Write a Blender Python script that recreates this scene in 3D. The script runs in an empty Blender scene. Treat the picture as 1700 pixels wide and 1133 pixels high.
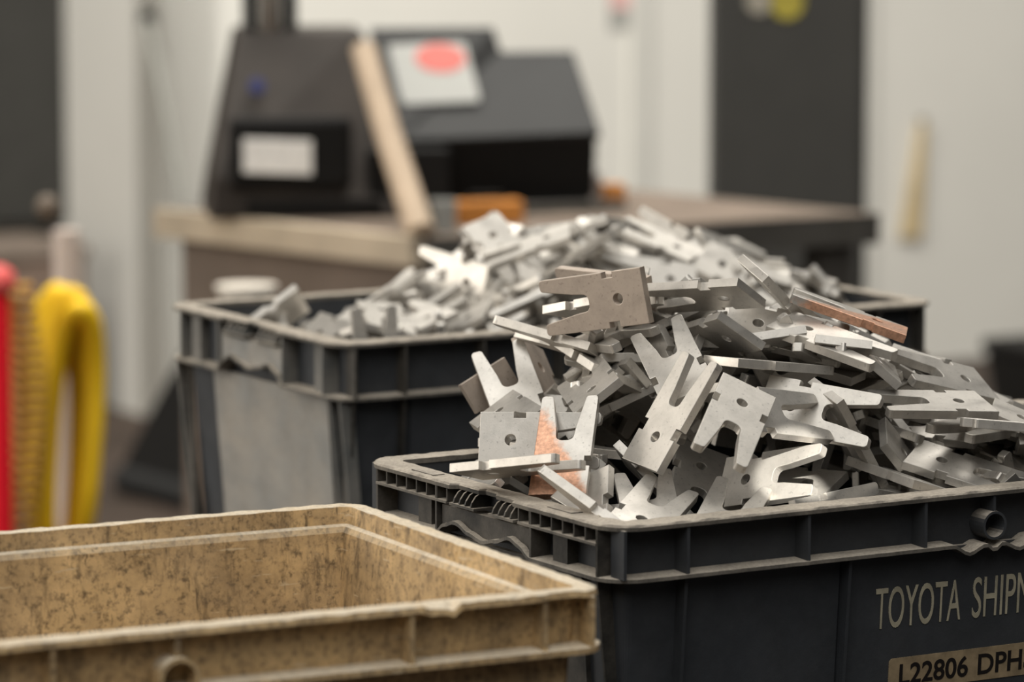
import bpy, bmesh, math, random
from mathutils import Matrix, Vector, Quaternion, noise
scene = bpy.context.scene
C = scene.collection

# ---------------------------------------------------------------- camera
CAMZ = 1.55
cam = bpy.data.objects.new('camera', bpy.data.cameras.new('camera'))
C.objects.link(cam); scene.camera = cam
cam.location = (0, 0, CAMZ)
cam.rotation_euler = (math.pi/2 - 0.1276, 0, 0)
cam.data.sensor_width = 36.0
cam.data.lens = 7204.0/1700*36
cam.data.clip_start = 0.05; cam.data.clip_end = 100
cam.data.dof.use_dof = True
cam.data.dof.focus_distance = 2.93
cam.data.dof.aperture_fstop = 6.6
cam.data.dof.aperture_blades = 9

# ---------------------------------------------------------------- world and lights
world = bpy.data.worlds.new('workshop_air'); scene.world = world
world.use_nodes = True
bg = world.node_tree.nodes['Background']
bg.inputs[0].default_value = (1.0, 0.95, 0.87, 1); bg.inputs[1].default_value = 0.05
def area(name, loc, target, sx, sy, power, col):
    l = bpy.data.lights.new(name, 'AREA'); l.shape = 'RECTANGLE'; l.size = sx; l.size_y = sy
    l.energy = power; l.color = col
    o = bpy.data.objects.new(name, l); C.objects.link(o); o.location = loc
    o.rotation_euler = (Vector(target) - Vector(loc)).to_track_quat('-Z', 'Y').to_euler()
    return o
area('skylight_panel', (-0.3, 0.6, 4.5), (0, 1.8, 1.0), 4.6, 5.6, 145, (1.0, 0.985, 0.945))
area('open_bay_daylight', (-5.2, 3.6, 2.5), (0.0, 3.6, 1.0), 6.0, 3.8, 190, (1.0, 0.935, 0.84))
area('high_bay_lamps', (0.3, 5.6, 4.4), (0.1, 4.2, 1.0), 4.0, 1.8, 74, (1.0, 0.96, 0.89))
area('back_wall_fill', (-0.4, 7.2, 5.0), (0.4, 11.0, 0.8), 5.0, 2.0, 430, (1.0, 0.965, 0.89))  # added fill that brightens the back wall, no lamp seen there
sp = bpy.data.lights.new('sun_gap_beam', 'SPOT'); sp.energy = 480; sp.spot_size = math.radians(1.8); sp.spot_blend = 0.3
sp.shadow_soft_size = 0.004; sp.color = (1.0, 0.96, 0.88)
spo = bpy.data.objects.new('sun_gap_beam', sp); C.objects.link(spo)
SUN_AT = Vector((0.1916, 2.8689, CAMZ - 0.4561))
spo.location = SUN_AT + Vector((0.12, -1.6, 0.78))
spo.rotation_euler = (SUN_AT - spo.location).to_track_quat('-Z', 'Y').to_euler()

vs = scene.view_settings
vs.view_transform = 'Standard'; vs.look = 'None'; vs.gamma = 1.0; vs.use_curve_mapping = False
vs.exposure = 0.38
scene.cycles.use_denoising = True
scene.cycles.max_bounces = 6

# ---------------------------------------------------------------- materials
def nodes_of(name):
    m = bpy.data.materials.new(name); m.use_nodes = True
    nt = m.node_tree
    return m, nt, nt.nodes['Principled BSDF'], nt.links
def tex(nt, coord, scale, detail=4, rough=0.6, vec=None):
    n = nt.nodes.new('ShaderNodeTexNoise'); n.inputs['Scale'].default_value = scale
    n.inputs['Detail'].default_value = detail; n.inputs['Roughness'].default_value = rough
    nt.links.new(vec if vec else coord, n.inputs['Vector'])
    return n.outputs['Fac']
def ramp(nt, fac, stops):
    r = nt.nodes.new('ShaderNodeValToRGB'); nt.links.new(fac, r.inputs[0])
    e = r.color_ramp.elements
    while len(e) < len(stops): e.new(0.5)
    for x, (p, c) in zip(e, stops):
        x.position = p; x.color = (c, c, c, 1) if isinstance(c, (int, float)) else (*c, 1)
    return r.outputs[0]
def mixc(nt, fac, a, b, mode='MIX'):
    n = nt.nodes.new('ShaderNodeMix'); n.data_type = 'RGBA'; n.blend_type = mode
    for k, v in ((0, fac), (6, a), (7, b)):
        if isinstance(v, (int, float)): n.inputs[k].default_value = v
        elif isinstance(v, tuple): n.inputs[k].default_value = (*v, 1)
        else: nt.links.new(v, n.inputs[k])
    return n.outputs[2]
def math_(nt, op, a, b=None):
    n = nt.nodes.new('ShaderNodeMath'); n.operation = op
    for k, v in ((0, a), (1, b)):
        if v is None: continue
        if isinstance(v, (int, float)): n.inputs[k].default_value = v
        else: nt.links.new(v, n.inputs[k])
    return n.outputs[0]
def bump(nt, bsdf, h, s, d=0.001):
    b = nt.nodes.new('ShaderNodeBump'); b.inputs['Strength'].default_value = s; b.inputs['Distance'].default_value = d
    nt.links.new(h, b.inputs['Height']); nt.links.new(b.outputs[0], bsdf.inputs['Normal'])
def coords(nt, kind='Object'):
    return nt.nodes.new('ShaderNodeTexCoord').outputs[kind]
def mapping(nt, vec, sc):
    n = nt.nodes.new('ShaderNodeMapping'); n.inputs['Scale'].default_value = sc
    nt.links.new(vec, n.inputs['Vector']); return n.outputs[0]

def mat_plain(name, col, rough=0.6, metal=0.0, var=0.15, scale=12):
    m, nt, b, L = nodes_of(name)
    co = coords(nt)
    f = ramp(nt, tex(nt, co, scale), [(0.3, 1 - var), (0.7, 1 + var)])
    L.new(mixc(nt, 1.0, col, f, 'MULTIPLY'), b.inputs['Base Color'])
    b.inputs['Roughness'].default_value = rough; b.inputs['Metallic'].default_value = metal; b.inputs['Specular IOR Level'].default_value = 0.25
    return m

def mat_steel(name, tint=(0.565, 0.535, 0.49), rough=0.36, copper=False, grain=True):
    m, nt, b, L = nodes_of(name)
    co = coords(nt)
    rnd = nt.nodes.new('ShaderNodeObjectInfo').outputs['Random']
    base = mixc(nt, rnd, tuple(c*0.84 for c in tint), tuple(min(1, c*1.12) for c in tint))
    f = ramp(nt, tex(nt, co, 70, 5, 0.7), [(0.25, 0.82), (0.6, 1.06)])
    base = mixc(nt, 1.0, base, f, 'MULTIPLY')
    dots = ramp(nt, tex(nt, co, 420, 2, 0.5), [(0.27, 0.62), (0.36, 1.0)])
    base = mixc(nt, 0.7, base, dots, 'MULTIPLY')
    if copper:
        sep = nt.nodes.new('ShaderNodeSeparateXYZ'); L.new(co, sep.inputs[0])
        nz = tex(nt, co, 60, 4, 0.7)
        a = math_(nt, 'ADD', math_(nt, 'MULTIPLY', sep.outputs[0], -14.0), math_(nt, 'MULTIPLY', sep.outputs[1], 28.0))
        a = math_(nt, 'ADD', math_(nt, 'ADD', a, 0.62), math_(nt, 'MULTIPLY', nz, 0.75))
        k = ramp(nt, a, [(0.35, 0.0), (0.55, 1.0)])
        sp_ = ramp(nt, tex(nt, co, 300, 3, 0.6), [(0.35, 0.75), (0.7, 1.25)])
        base = mixc(nt, k, base, mixc(nt, 1.0, (0.60, 0.335, 0.22), sp_, 'MULTIPLY'))
    L.new(base, b.inputs['Base Color'])
    b.inputs['Metallic'].default_value = 0.65
    r = ramp(nt, tex(nt, co, 45, 4, 0.6), [(0.3, rough - 0.06), (0.75, rough + 0.12)])
    L.new(r, b.inputs['Roughness'])
    if grain:
        bump(nt, b, tex(nt, co, 900, 2, 0.5), 0.10, 0.0004)
    return m
def mat_cut_edge():
    m, nt, b, L = nodes_of('laser_cut_edge')
    co = coords(nt)
    rnd = nt.nodes.new('ShaderNodeObjectInfo').outputs['Random']
    streak = tex(nt, co, 1.0, 3, 0.6, mapping(nt, co, (900, 900, 60)))
    col = mixc(nt, ramp(nt, streak, [(0.3, 0.0), (0.7, 1.0)]), (0.62, 0.61, 0.59), (0.90, 0.90, 0.89))
    soot = ramp(nt, tex(nt, co, 35, 3), [(0.38, 0.62), (0.55, 1.0)])
    L.new(mixc(nt, 1.0, col, soot, 'MULTIPLY'), b.inputs['Base Color'])
    b.inputs['Metallic'].default_value = 0.7
    b.inputs['Roughness'].default_value = 0.30
    bump(nt, b, streak, 0.25, 0.0006)
    return m

def mat_plastic(name, col, dust=(0.40, 0.355, 0.30), dust_amt=1.0, rough=0.5, grime=None, dust_side=0.0, speck=0.0):
    """moulded plastic with dust lying on the upward-facing surfaces"""
    m, nt, b, L = nodes_of(name)
    co = coords(nt)
    base = mixc(nt, 1.0, col, ramp(nt, tex(nt, co, 30, 5, 0.65), [(0.25, 0.75), (0.75, 1.25)]), 'MULTIPLY')
    if grime:
        # blotches, streaks down the walls, scratches and embedded specks
        g = ramp(nt, tex(nt, co, 11, 8, 0.78), [(0.40, 0.0), (0.62, 1.0)])
        base = mixc(nt, math_(nt, 'MULTIPLY', g, 0.6), base, grime)
        st = tex(nt, co, 1.0, 8, 0.75, mapping(nt, co, (90, 90, 16)))
        base = mixc(nt, ramp(nt, st, [(0.52, 0.0), (0.66, 0.8)]), base, tuple(c*0.55 for c in grime))
        fine = tex(nt, co, 190, 5, 0.75)
        base = mixc(nt, ramp(nt, fine, [(0.50, 0.0), (0.66, 0.85)]), base, tuple(c*0.5 for c in grime))
        for k, (sx, sy, sz) in enumerate(((40, 40, 340), (260, 260, 45))):
            sc_ = tex(nt, co, 1.0, 3, 0.55, mapping(nt, co, (sx+k, sy, sz)))
            base = mixc(nt, ramp(nt, sc_, [(0.66, 0.0), (0.70, 0.7)]), base, (0.62, 0.5, 0.33) if k == 0 else tuple(c*0.3 for c in grime))
    if speck:
        sk = tex(nt, co, 260, 4, 0.65)
        base = mixc(nt, ramp(nt, sk, [(0.62, 0.0), (0.72, speck)]), base, tuple(min(1, c*2.2 + 0.02) for c in col))
    b.inputs['Specular IOR Level'].default_value = 0.22
    geo = nt.nodes.new('ShaderNodeNewGeometry')
    sep = nt.nodes.new('ShaderNodeSeparateXYZ'); L.new(geo.outputs['True Normal'], sep.inputs[0])
    nz = tex(nt, co, 55, 5, 0.7)
    up = ramp(nt, sep.outputs[2], [(0.35, 0.0), (0.8, 1.0)])
    k = math_(nt, 'MULTIPLY', up, ramp(nt, nz, [(0.22, 0.55), (0.6, 1.0)]))
    k = math_(nt, 'MULTIPLY', k, dust_amt)
    if dust_side:
        k = math_(nt, 'MAXIMUM', k, math_(nt, 'MULTIPLY', ramp(nt, tex(nt, co, 14, 5, 0.7), [(0.35, 0.0), (0.7, 1.0)]), dust_side))
    dcol = mixc(nt, 1.0, dust, ramp(nt, tex(nt, co, 400, 3, 0.6), [(0.3, 0.8), (0.7, 1.2)]), 'MULTIPLY')
    L.new(mixc(nt, k, base, dcol), b.inputs['Base Color'])
    rr = nt.nodes.new('ShaderNodeMix'); rr.data_type = 'FLOAT'
    L.new(k, rr.inputs[0]); rr.inputs[2].default_value = rough; rr.inputs[3].default_value = 0.95
    L.new(rr.outputs[0], b.inputs['Roughness'])
    h = math_(nt, 'ADD', tex(nt, co, 160, 4, 0.6), math_(nt, 'MULTIPLY', tex(nt, co, 900, 2, 0.5), 0.5))
    bump(nt, b, h, 0.25, 0.0006)
    return m

M = {}
M['face'] = mat_steel('brushed_steel')
M['face_copper'] = mat_steel('copper_tinted_steel', copper=True)
M['face_brown'] = mat_steel('brown_mill_steel', tint=(0.42, 0.355, 0.30), rough=0.5)
M['edge'] = mat_cut_edge()
M['navy'] = mat_plastic('dark_navy_plastic', (0.040, 0.0435, 0.049), rough=0.48, dust_side=0.03)
M['charcoal'] = mat_plastic('charcoal_plastic', (0.022, 0.021, 0.019), rough=0.5, dust_side=0.22)
M['slate'] = mat_plastic('worn_slate_plastic', (0.11, 0.112, 0.108), rough=0.55, dust_side=0.35)
M['pale'] = mat_plastic('dusty_pale_plastic', (0.235, 0.235, 0.225), rough=0.6, dust=(0.36, 0.32, 0.27), dust_side=0.75)
M['rim'] = mat_plastic('dusty_rim_plastic', (0.05, 0.048, 0.044), rough=0.6, dust=(0.43, 0.38, 0.315), dust_side=0.5)
M['yellow'] = mat_plastic('aged_tan_plastic', (0.62, 0.43, 0.215), dust=(0.70, 0.62, 0.49), dust_amt=0.85, rough=0.6, grime=(0.21, 0.145, 0.083), dust_side=0.10)
M['print'] = mat_plain('cream_print', (0.42, 0.38, 0.28), 0.7, var=0.25, scale=60)
M['label'] = mat_plain('tan_label_stock', (0.30, 0.225, 0.135), 0.8, var=0.35, scale=60)
M['ink'] = mat_plain('black_ink', (0.012, 0.009, 0.008), 0.7)

# ---------------------------------------------------------------- object helpers
def link(o, parent=None):
    C.objects.link(o)
    if parent is not None: o.parent = parent
    return o
def obj(name, bm, mat, parent=None, smooth=False):
    me = bpy.data.meshes.new(name); bm.to_mesh(me); bm.free()
    for m in (mat if isinstance(mat, (list, tuple)) else [mat]): me.materials.append(m)
    if smooth: me.polygons.foreach_set('use_smooth', [True]*len(me.polygons))
    return link(bpy.data.objects.new(name, me), parent)
def same(name, src, parent=None):
    return link(bpy.data.objects.new(name, src.data), parent)
def tag(o, label, cat, group=None, kind=None):
    o['label'] = label
    if cat: o['category'] = cat
    if group: o['group'] = group
    if kind: o['kind'] = kind
    return o
def thing(name, label, cat, loc=(0, 0, 0), rz=0, group=None):
    o = bpy.data.objects.new(name, None); o.empty_display_size = 0.05
    C.objects.link(o); o.location = loc; o.rotation_euler = (0, 0, rz)
    return tag(o, label, cat, group)
def box(bm, x0, y0, z0, x1, y1, z1, bev=0.0):
    vs_ = [bm.verts.new(p) for p in ((x0,y0,z0),(x1,y0,z0),(x1,y1,z0),(x0,y1,z0),(x0,y0,z1),(x1,y0,z1),(x1,y1,z1),(x0,y1,z1))]
    fs = [bm.faces.new([vs_[i] for i in f]) for f in ((3,2,1,0),(4,5,6,7),(0,1,5,4),(1,2,6,5),(2,3,7,6),(3,0,4,7))]
    if bev:
        es = list({e for f in fs for e in f.edges})
        bmesh.ops.bevel(bm, geom=es, offset=bev, segments=2, profile=0.5, affect='EDGES')
    return vs_
def nb(*a, **k):
    bm = bmesh.new(); box(bm, *a, **k); return bm
def prism(pts, z0, z1, bev=0.0):
    """closed polygon in xy extruded from z0 to z1"""
    bm = bmesh.new()
    a = [bm.verts.new((x, y, z0)) for x, y in pts]; b_ = [bm.verts.new((x, y, z1)) for x, y in pts]
    n = len(pts)
    bm.faces.new(a[::-1]); bm.faces.new(b_)
    for i in range(n): bm.faces.new((a[i], a[(i+1) % n], b_[(i+1) % n], b_[i]))
    bmesh.ops.recalc_face_normals(bm, faces=bm.faces[:])
    if bev: bmesh.ops.bevel(bm, geom=bm.edges[:], offset=bev, segments=2, profile=0.5, affect='EDGES')
    return bm
def hull_prism(front, back, bev=0.0):
    """two matching 3D polygons joined into a solid"""
    bm = bmesh.new()
    a = [bm.verts.new(p) for p in front]; b_ = [bm.verts.new(p) for p in back]; n = len(a)
    bm.faces.new(a); bm.faces.new(b_[::-1])
    for i in range(n): bm.faces.new((a[i], b_[i], b_[(i+1) % n], a[(i+1) % n]))
    bmesh.ops.recalc_face_normals(bm, faces=bm.faces[:])
    if bev: bmesh.ops.bevel(bm, geom=bm.edges[:], offset=bev, segments=2, profile=0.5, affect='EDGES')
    return bm
def tube(pts, r, seg=10, closed=False, bm=None, radii=None):
    bm = bm or bmesh.new(); n = len(pts); P = [Vector(p) for p in pts]; rings = []
    up = Vector((0.13, 0.31, 0.94)).normalized()
    for i, p in enumerate(P):
        if closed: t = P[(i+1) % n] - P[i-1]
        else: t = P[min(i+1, n-1)] - P[max(i-1, 0)]
        t.normalize(); s = t.cross(up)
        if s.length < 1e-4: s = t.cross(Vector((1, 0, 0)))
        s.normalize(); q = s.cross(t); rr = radii[i] if radii else r
        rings.append([bm.verts.new(p + (s*math.cos(a) + q*math.sin(a))*rr) for a in [2*math.pi*k/seg for k in range(seg)]])
    for i in range(n if closed else n-1):
        A, B = rings[i], rings[(i+1) % n]
        for k in range(seg): bm.faces.new((A[k], A[(k+1) % seg], B[(k+1) % seg], B[k]))
    if not closed: bm.faces.new(rings[0][::-1]); bm.faces.new(rings[-1])
    bmesh.ops.recalc_face_normals(bm, faces=bm.faces[:])
    return bm
def lathe(prof, seg=24):
    bm = bmesh.new(); rings = []
    for r, z in prof: rings.append([bm.verts.new((r*math.cos(2*math.pi*k/seg), r*math.sin(2*math.pi*k/seg), z)) for k in range(seg)])
    for A, B in zip(rings, rings[1:]):
        for k in range(seg): bm.faces.new((A[k], A[(k+1) % seg], B[(k+1) % seg], B[k]))
    bm.faces.new(rings[0][::-1]); bm.faces.new(rings[-1])
    bmesh.ops.recalc_face_normals(bm, faces=bm.faces[:])
    return bm
def lettering(name, text, width, cap, mat, parent, loc, rot, bold=0.0, depth=0.0002):
    """raised text fitted to a width and a capital height in metres; origin at its lower left"""
    cu = bpy.data.curves.new(name, 'FONT'); cu.body = text; cu.size = 1.0; cu.offset = bold
    cu.extrude = 0.001; cu.fill_mode = 'BOTH'; cu.resolution_u = 6
    tmp = bpy.data.objects.new(name, cu); C.objects.link(tmp)
    bpy.context.view_layer.update()
    me = bpy.data.meshes.new_from_object(tmp.evaluated_get(bpy.context.evaluated_depsgraph_get()))
    bpy.data.objects.remove(tmp)
    me.materials.clear(); me.materials.append(mat); me.name = name
    xs = [v.co.x for v in me.vertices]; ys = [v.co.y for v in me.vertices]
    x0, y0 = min(xs), min(ys); kx = width/(max(xs)-x0); ky = cap/(max(ys)-y0)
    for v in me.vertices: v.co = ((v.co.x-x0)*kx, (v.co.y-y0)*ky, v.co.z/0.001*depth)
    o = link(bpy.data.objects.new(name, me), parent)
    o.location = loc; o.rotation_euler = rot
    return o

# ---------------------------------------------------------------- the room
YAW = 0.523
wallm = mat_plain('painted_white_wall', (0.66, 0.645, 0.60), 0.85, var=0.03, scale=2)
def slab(name, p0, p1, z0, z1, th, mat):
    d = Vector((p1[0]-p0[0], p1[1]-p0[1])); n = Vector((-d.y, d.x)).normalized()*th
    return tag(obj(name, prism([p0, p1, (p1[0]+n.x, p1[1]+n.y), (p0[0]+n.x, p0[1]+n.y)], z0, z1), mat), LBL[name], None, kind='structure')
LBL = {'wall_back': 'off-white painted workshop wall behind the workbench', 'wall_left': 'bright off-white wall face beyond the yellow hose',
       'floor': 'dark brown concrete workshop floor'}
K = (-0.845, 10.5)
u_ = (math.cos(YAW), math.sin(YAW)); v_ = (-math.sin(YAW), math.cos(YAW))
slab('wall_back', K, (K[0]+u_[0]*6, K[1]+u_[1]*6), 0, 4.2, 0.15, wallm)
slab('wall_left', (K[0]+v_[0]*7, K[1]+v_[1]*7), K, 0, 4.2, 0.15, wallm)
floorm = mat_plain('stained_concrete', (0.050, 0.036, 0.028), 0.7, var=0.35, scale=3)
tag(obj('floor', nb(-9, -3, -0.1, 9, 18, 0), floorm), LBL['floor'], None, kind='structure')
# vertical joints of the wall sheets
trimm = mat_plain('wall_joint_cover', (0.58, 0.57, 0.53), 0.8, var=0.03)
for i, s in enumerate((1.35, 2.05, 2.75)):
    p = (K[0]+u_[0]*s, K[1]+u_[1]*s)
    t = obj('trim_%d' % (i+1), nb(-0.03, -0.012, 0, 0.03, 0.0, 4.2), trimm); t.location = (p[0], p[1], 0); t.rotation_euler = (0, 0, YAW)
    tag(t, 'narrow vertical joint strip on the off-white back wall', None, kind='structure')

# ---------------------------------------------------------------- crates
HT = 0.205
def perimeter(L, W, r, step=0.0038):
    """closed rounded rectangle, counter-clockwise from the near left corner: (point, outward normal)"""
    out = []
    def seg(a, b, n):
        k = max(1, int(math.dist(a, b)/step))
        for i in range(k): out.append(((a[0]+(b[0]-a[0])*i/k, a[1]+(b[1]-a[1])*i/k), n))
    def arc(c, a0):
        for i in range(6):
            a = a0 + math.pi/2*i/6
            out.append(((c[0]+r*math.cos(a), c[1]+r*math.sin(a)), (math.cos(a), math.sin(a))))
    seg((r, 0), (L-r, 0), (0, -1)); arc((L-r, r), -math.pi/2)
    seg((L, r), (L, W-r), (1, 0)); arc((L-r, W-r), 0)
    seg((L-r, W), (r, W), (0, 1)); arc((r, W-r), math.pi/2)
    seg((0, W-r), (0, r), (-1, 0)); arc((r, r), math.pi)
    return out
def knots(x, ks):
    if x <= ks[0][0]: return ks[0][1]
    for (a, fa), (b, fb) in zip(ks, ks[1:]):
        if x <= b:
            t = (x-a)/(b-a); t = t*t*(3-2*t)
            return fa + (fb-fa)*t
    return ks[-1][1]
def loft(per, rings, close=True):
    """rings: list of functions (p, n) -> (inset, z)"""
    bm = bmesh.new(); R = []
    for f in rings:
        row = []
        for (p, n) in per:
            d, z = f(p, n); row.append(bm.verts.new((p[0]-n[0]*d, p[1]-n[1]*d, z)))
        R.append(row)
    m = len(per)
    pairs = list(zip(R, R[1:])) + ([(R[-1], R[0])] if close else [])
    for A, B in pairs:
        for k in range(m): bm.faces.new((A[k], A[(k+1) % m], B[(k+1) % m], B[k]))
    return bm, R
def wear(p, amp, seed):
    return amp*noise.noise(Vector((p[0]*90, p[1]*90, seed)))*1.2

def make_container(name, label, loc, yaw, L, W, band, mats, long_ribs, end_ribs, style, seed, tubes=(0.5,), body_pitch=0.0):
    t = thing(name, label, 'crate', loc, yaw, 'stacking parts crates')
    r, di = 0.026, 0.016
    per = perimeter(L, W, r)
    zl = HT - band
    # shell
    rings = [lambda p, n: (di+0.012, 0.0), lambda p, n: (di+0.0005, zl), lambda p, n: (di, HT-0.002),
             lambda p, n: (di+0.0035, HT-0.002), lambda p, n: (di+0.004, zl), lambda p, n: (di+0.0155, 0.004)]
    bm, R = loft(per, rings, close=False)
    bm.faces.new(R[0][::-1]); bm.faces.new(R[-1])
    bmesh.ops.recalc_face_normals(bm, faces=bm.faces[:])
    obj('body', bm, mats['body'], t)
    # end wave and long-side wave of the lower flange
    c = W/2; hw = 0.062
    wp, wc = style['wave']
    wave_end = [(c-hw, 0), (c-hw+0.012, wp*0.65), (c-0.036, wp), (c-0.018, wc+(wp-wc)*0.4), (c, wc), (c+0.018, wc+(wp-wc)*0.4), (c+0.036, wp), (c+hw-0.012, wp*0.65), (c+hw, 0)]
    def wz(p):
        if p[0] < 0.012 or p[0] > L-0.012: return knots(p[1], wave_end)
        if (p[1] < 0.012 or p[1] > W-0.012):
            for q in tubes:
                s = abs(p[0]-q*L)
                if s < 0.036: return knots(s, [(0, -0.005), (0.007, -0.001), (0.021, -0.006), (0.034, 0)])
        return 0.0
    # grips pull the top flange in
    g = style['grips']
    def cut(p):
        if (p[0] < 0.012 or p[0] > L-0.012):
            for a, b in g:
                if a <= p[1] <= b: return 0.0055
            if style.get('gap') and style['gap'][0] <= p[1] <= style['gap'][1]: return 0.009
        return 0.0
    top = [lambda p, n: (cut(p)+0.0008+wear(p, 0.0006, seed), HT+wear(p, 0.0007, seed+3)), lambda p, n: (di+0.0045, HT+wear(p, 0.0004, seed+5)),
           lambda p, n: (di+0.0045, HT-0.0035), lambda p, n: (cut(p)+wear(p, 0.0006, seed), HT-0.0038), lambda p, n: (cut(p)-0.0004+wear(p, 0.0006, seed), HT-0.0012)]
    bm, _ = loft(per, top); bmesh.ops.recalc_face_normals(bm, faces=bm.faces[:])
    obj('top_flange', bm, mats['rim'], t)
    low = [lambda p, n: (wear(p, 0.0005, seed+7), zl+wz(p)), lambda p, n: (di+0.001, zl+wz(p)+0.0008),
           lambda p, n: (di+0.001, zl+wz(p)-0.0022), lambda p, n: (wear(p, 0.0005, seed+7), zl+wz(p)-0.0024)]
    bm, _ = loft(per, low); bmesh.ops.recalc_face_normals(bm, faces=bm.faces[:])
    obj('lower_flange', bm, mats['rim2'], t)
    # ribs on the long sides and on the ends
    src = None
    def rib(x0, y0, z0, x1, y1, z1, m, nm='rib'):
        return obj(nm, nb(x0, y0, z0, x1, y1, z1), m, t)
    for u in long_ribs:
        for side in (0, 1):
            y0, y1 = (0.0012, di+0.001) if side == 0 else (W-di-0.001, W-0.0012)
            rib(u-0.0011, y0, zl, u+0.0011, y1, HT-0.003, mats['rib'])
    for v in end_ribs:
        for side in (0, 1):
            x0, x1 = (0.0012, di+0.001) if side == 0 else (L-di-0.001, L-0.0012)
            rib(x0, v-0.0011, zl+wz((0, v)), x1, v+0.0011, HT-0.003, mats['endrib'])
    # inner partitions of the end pockets, set back a little
    for v in style['pockets']:
        rib(0.008, v-0.009, zl, di+0.001, v+0.009, HT-0.003, mats['endrib'], 'pocket_block')
    # long-side tubes
    for q in tubes:
        for side in (0, 1):
            bm = bmesh.new(); seg = 24; rows = []
            yy = [(0.0098, 0.0005), (0.0098, di+0.001), (0.0080, di+0.001), (0.0080, 0.0005)]
            for rr_, y in yy:
                y = y if side == 0 else W-y
                rows.append([bm.verts.new((q*L+rr_*math.cos(2*math.pi*k/seg), y, HT-0.0245*band/0.035+rr_*math.sin(2*math.pi*k/seg))) for k in range(seg)])
            for a in range(4):
                A, B = rows[a], rows[(a+1) % 4]
                for k in range(seg): bm.faces.new((A[k], A[(k+1) % seg], B[(k+1) % seg], B[k]))
            bmesh.ops.recalc_face_normals(bm, faces=bm.faces[:])
            obj('lock_tube', bm, mats['rib'], t, smooth=False)
            rib(q*L-0.001, 0.0012 if side == 0 else W-di, HT-0.0245*band/0.035+0.009, q*L+0.001, di if side == 0 else W-0.0012, HT-0.003, mats['rib'])
    # ends: handle panel, grip ribs, cell strip
    zs = HT - style['strip']
    for side in (0, 1):
        def X(d): return d if side == 0 else L-d
        # handle panel follows the wave
        a, b = style['panel']
        n = 24
        lowz = [(a+(b-a)*i/n, zl+knots(a+(b-a)*i/n, wave_end)) for i in range(n+1)]
        outl = lowz + [(b, zs-0.004), (a, zs-0.004)]
        bm = hull_prism([(X(0.0045), y, z) for y, z in outl], [(X(di+0.001), y, z) for y, z in outl])
        obj('handle_panel', bm, mats['panel'], t)
        # curved grip ribs
        for ga, gb in g:
            k = style['grip_n']
            for i in range(k):
                v = ga+(gb-ga)*(i+0.5)/k
                prof = [(di, HT-0.003), (0.0085, HT-0.0035), (0.0045, HT-0.0055), (0.0015, HT-0.0095), (0.0004, zs+0.0005), (0.0012, zs), (di, zs)]
                bm = hull_prism([(X(d), v-0.0008, z) for d, z in prof], [(X(d), v+0.0008, z) for d, z in prof])
                obj('grip_rib', bm, mats['endrib'], t)
            obj('grip_ledge', nb(min(X(0), X(di)), ga-0.001, zs-0.0017, max(X(0), X(di)), gb+0.001, zs), mats['rim2'], t)
        if style.get('cells'):
            for ca, cb, k in style['cells']:
                obj('cell_ledge', nb(min(X(0.0003), X(di)), ca, zs-0.0017, max(X(0.0003), X(di)), cb, zs), mats['rim2'], t)
                for i in range(k+1):
                    v = ca+(cb-ca)*i/k
                    obj('cell_rib', nb(min(X(0.0012), X(di)), v-0.0007, zs, max(X(0.0012), X(di)), v+0.0007, HT-0.003), mats['endrib'], t)
        # big lower panel of the end
        pa, pb = style['low_panel']
        obj('end_panel', hull_prism([(X(0.013), pa, zl-0.004), (X(0.013), pb, zl-0.004), (X(0.024), pb-0.002, 0.006), (X(0.024), pa+0.002, 0.006)],
                                    [(X(0.022), pa, zl-0.004), (X(0.022), pb, zl-0.004), (X(0.032), pb, 0.006), (X(0.032), pa, 0.006)]), mats['low'], t)
        for v in style['posts']:
            obj('corner_post', hull_prism([(X(0.006), v-0.0012, zl), (X(0.006), v+0.0012, zl), (X(0.0215), v+0.0012, 0.004), (X(0.0215), v-0.0012, 0.004)],
                                          [(X(0.019), v-0.0012, zl), (X(0.019), v+0.0012, zl), (X(0.031), v+0.0012, 0.004), (X(0.031), v-0.0012, 0.004)]), mats['endrib'], t)
    # lower long-side panels and posts
    for side in (0, 1):
        def Y(d): return d if side == 0 else W-d
        for (a, b, d) in style['long_panels']:
            obj('side_panel', hull_prism([(a, Y(d), zl-0.003), (b, Y(d), zl-0.003), (b-0.001, Y(d+0.0105), 0.006), (a+0.001, Y(d+0.0105), 0.006)],
                                         [(a, Y(d+0.010), zl-0.003), (b, Y(d+0.010), zl-0.003), (b-0.001, Y(d+0.020), 0.006), (a+0.001, Y(d+0.020), 0.006)]), mats['side'], t)
        for u in style['long_posts']:
            obj('side_post', hull_prism([(u-0.0012, Y(0.006), zl), (u+0.0012, Y(0.006), zl), (u+0.0012, Y(0.0205), 0.004), (u-0.0012, Y(0.0205), 0.004)],
                                        [(u-0.0012, Y(0.019), zl), (u+0.0012, Y(0.019), zl), (u+0.0012, Y(0.031), 0.004), (u-0.0012, Y(0.031), 0.004)]), mats['rib'], t)
    return t

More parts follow.
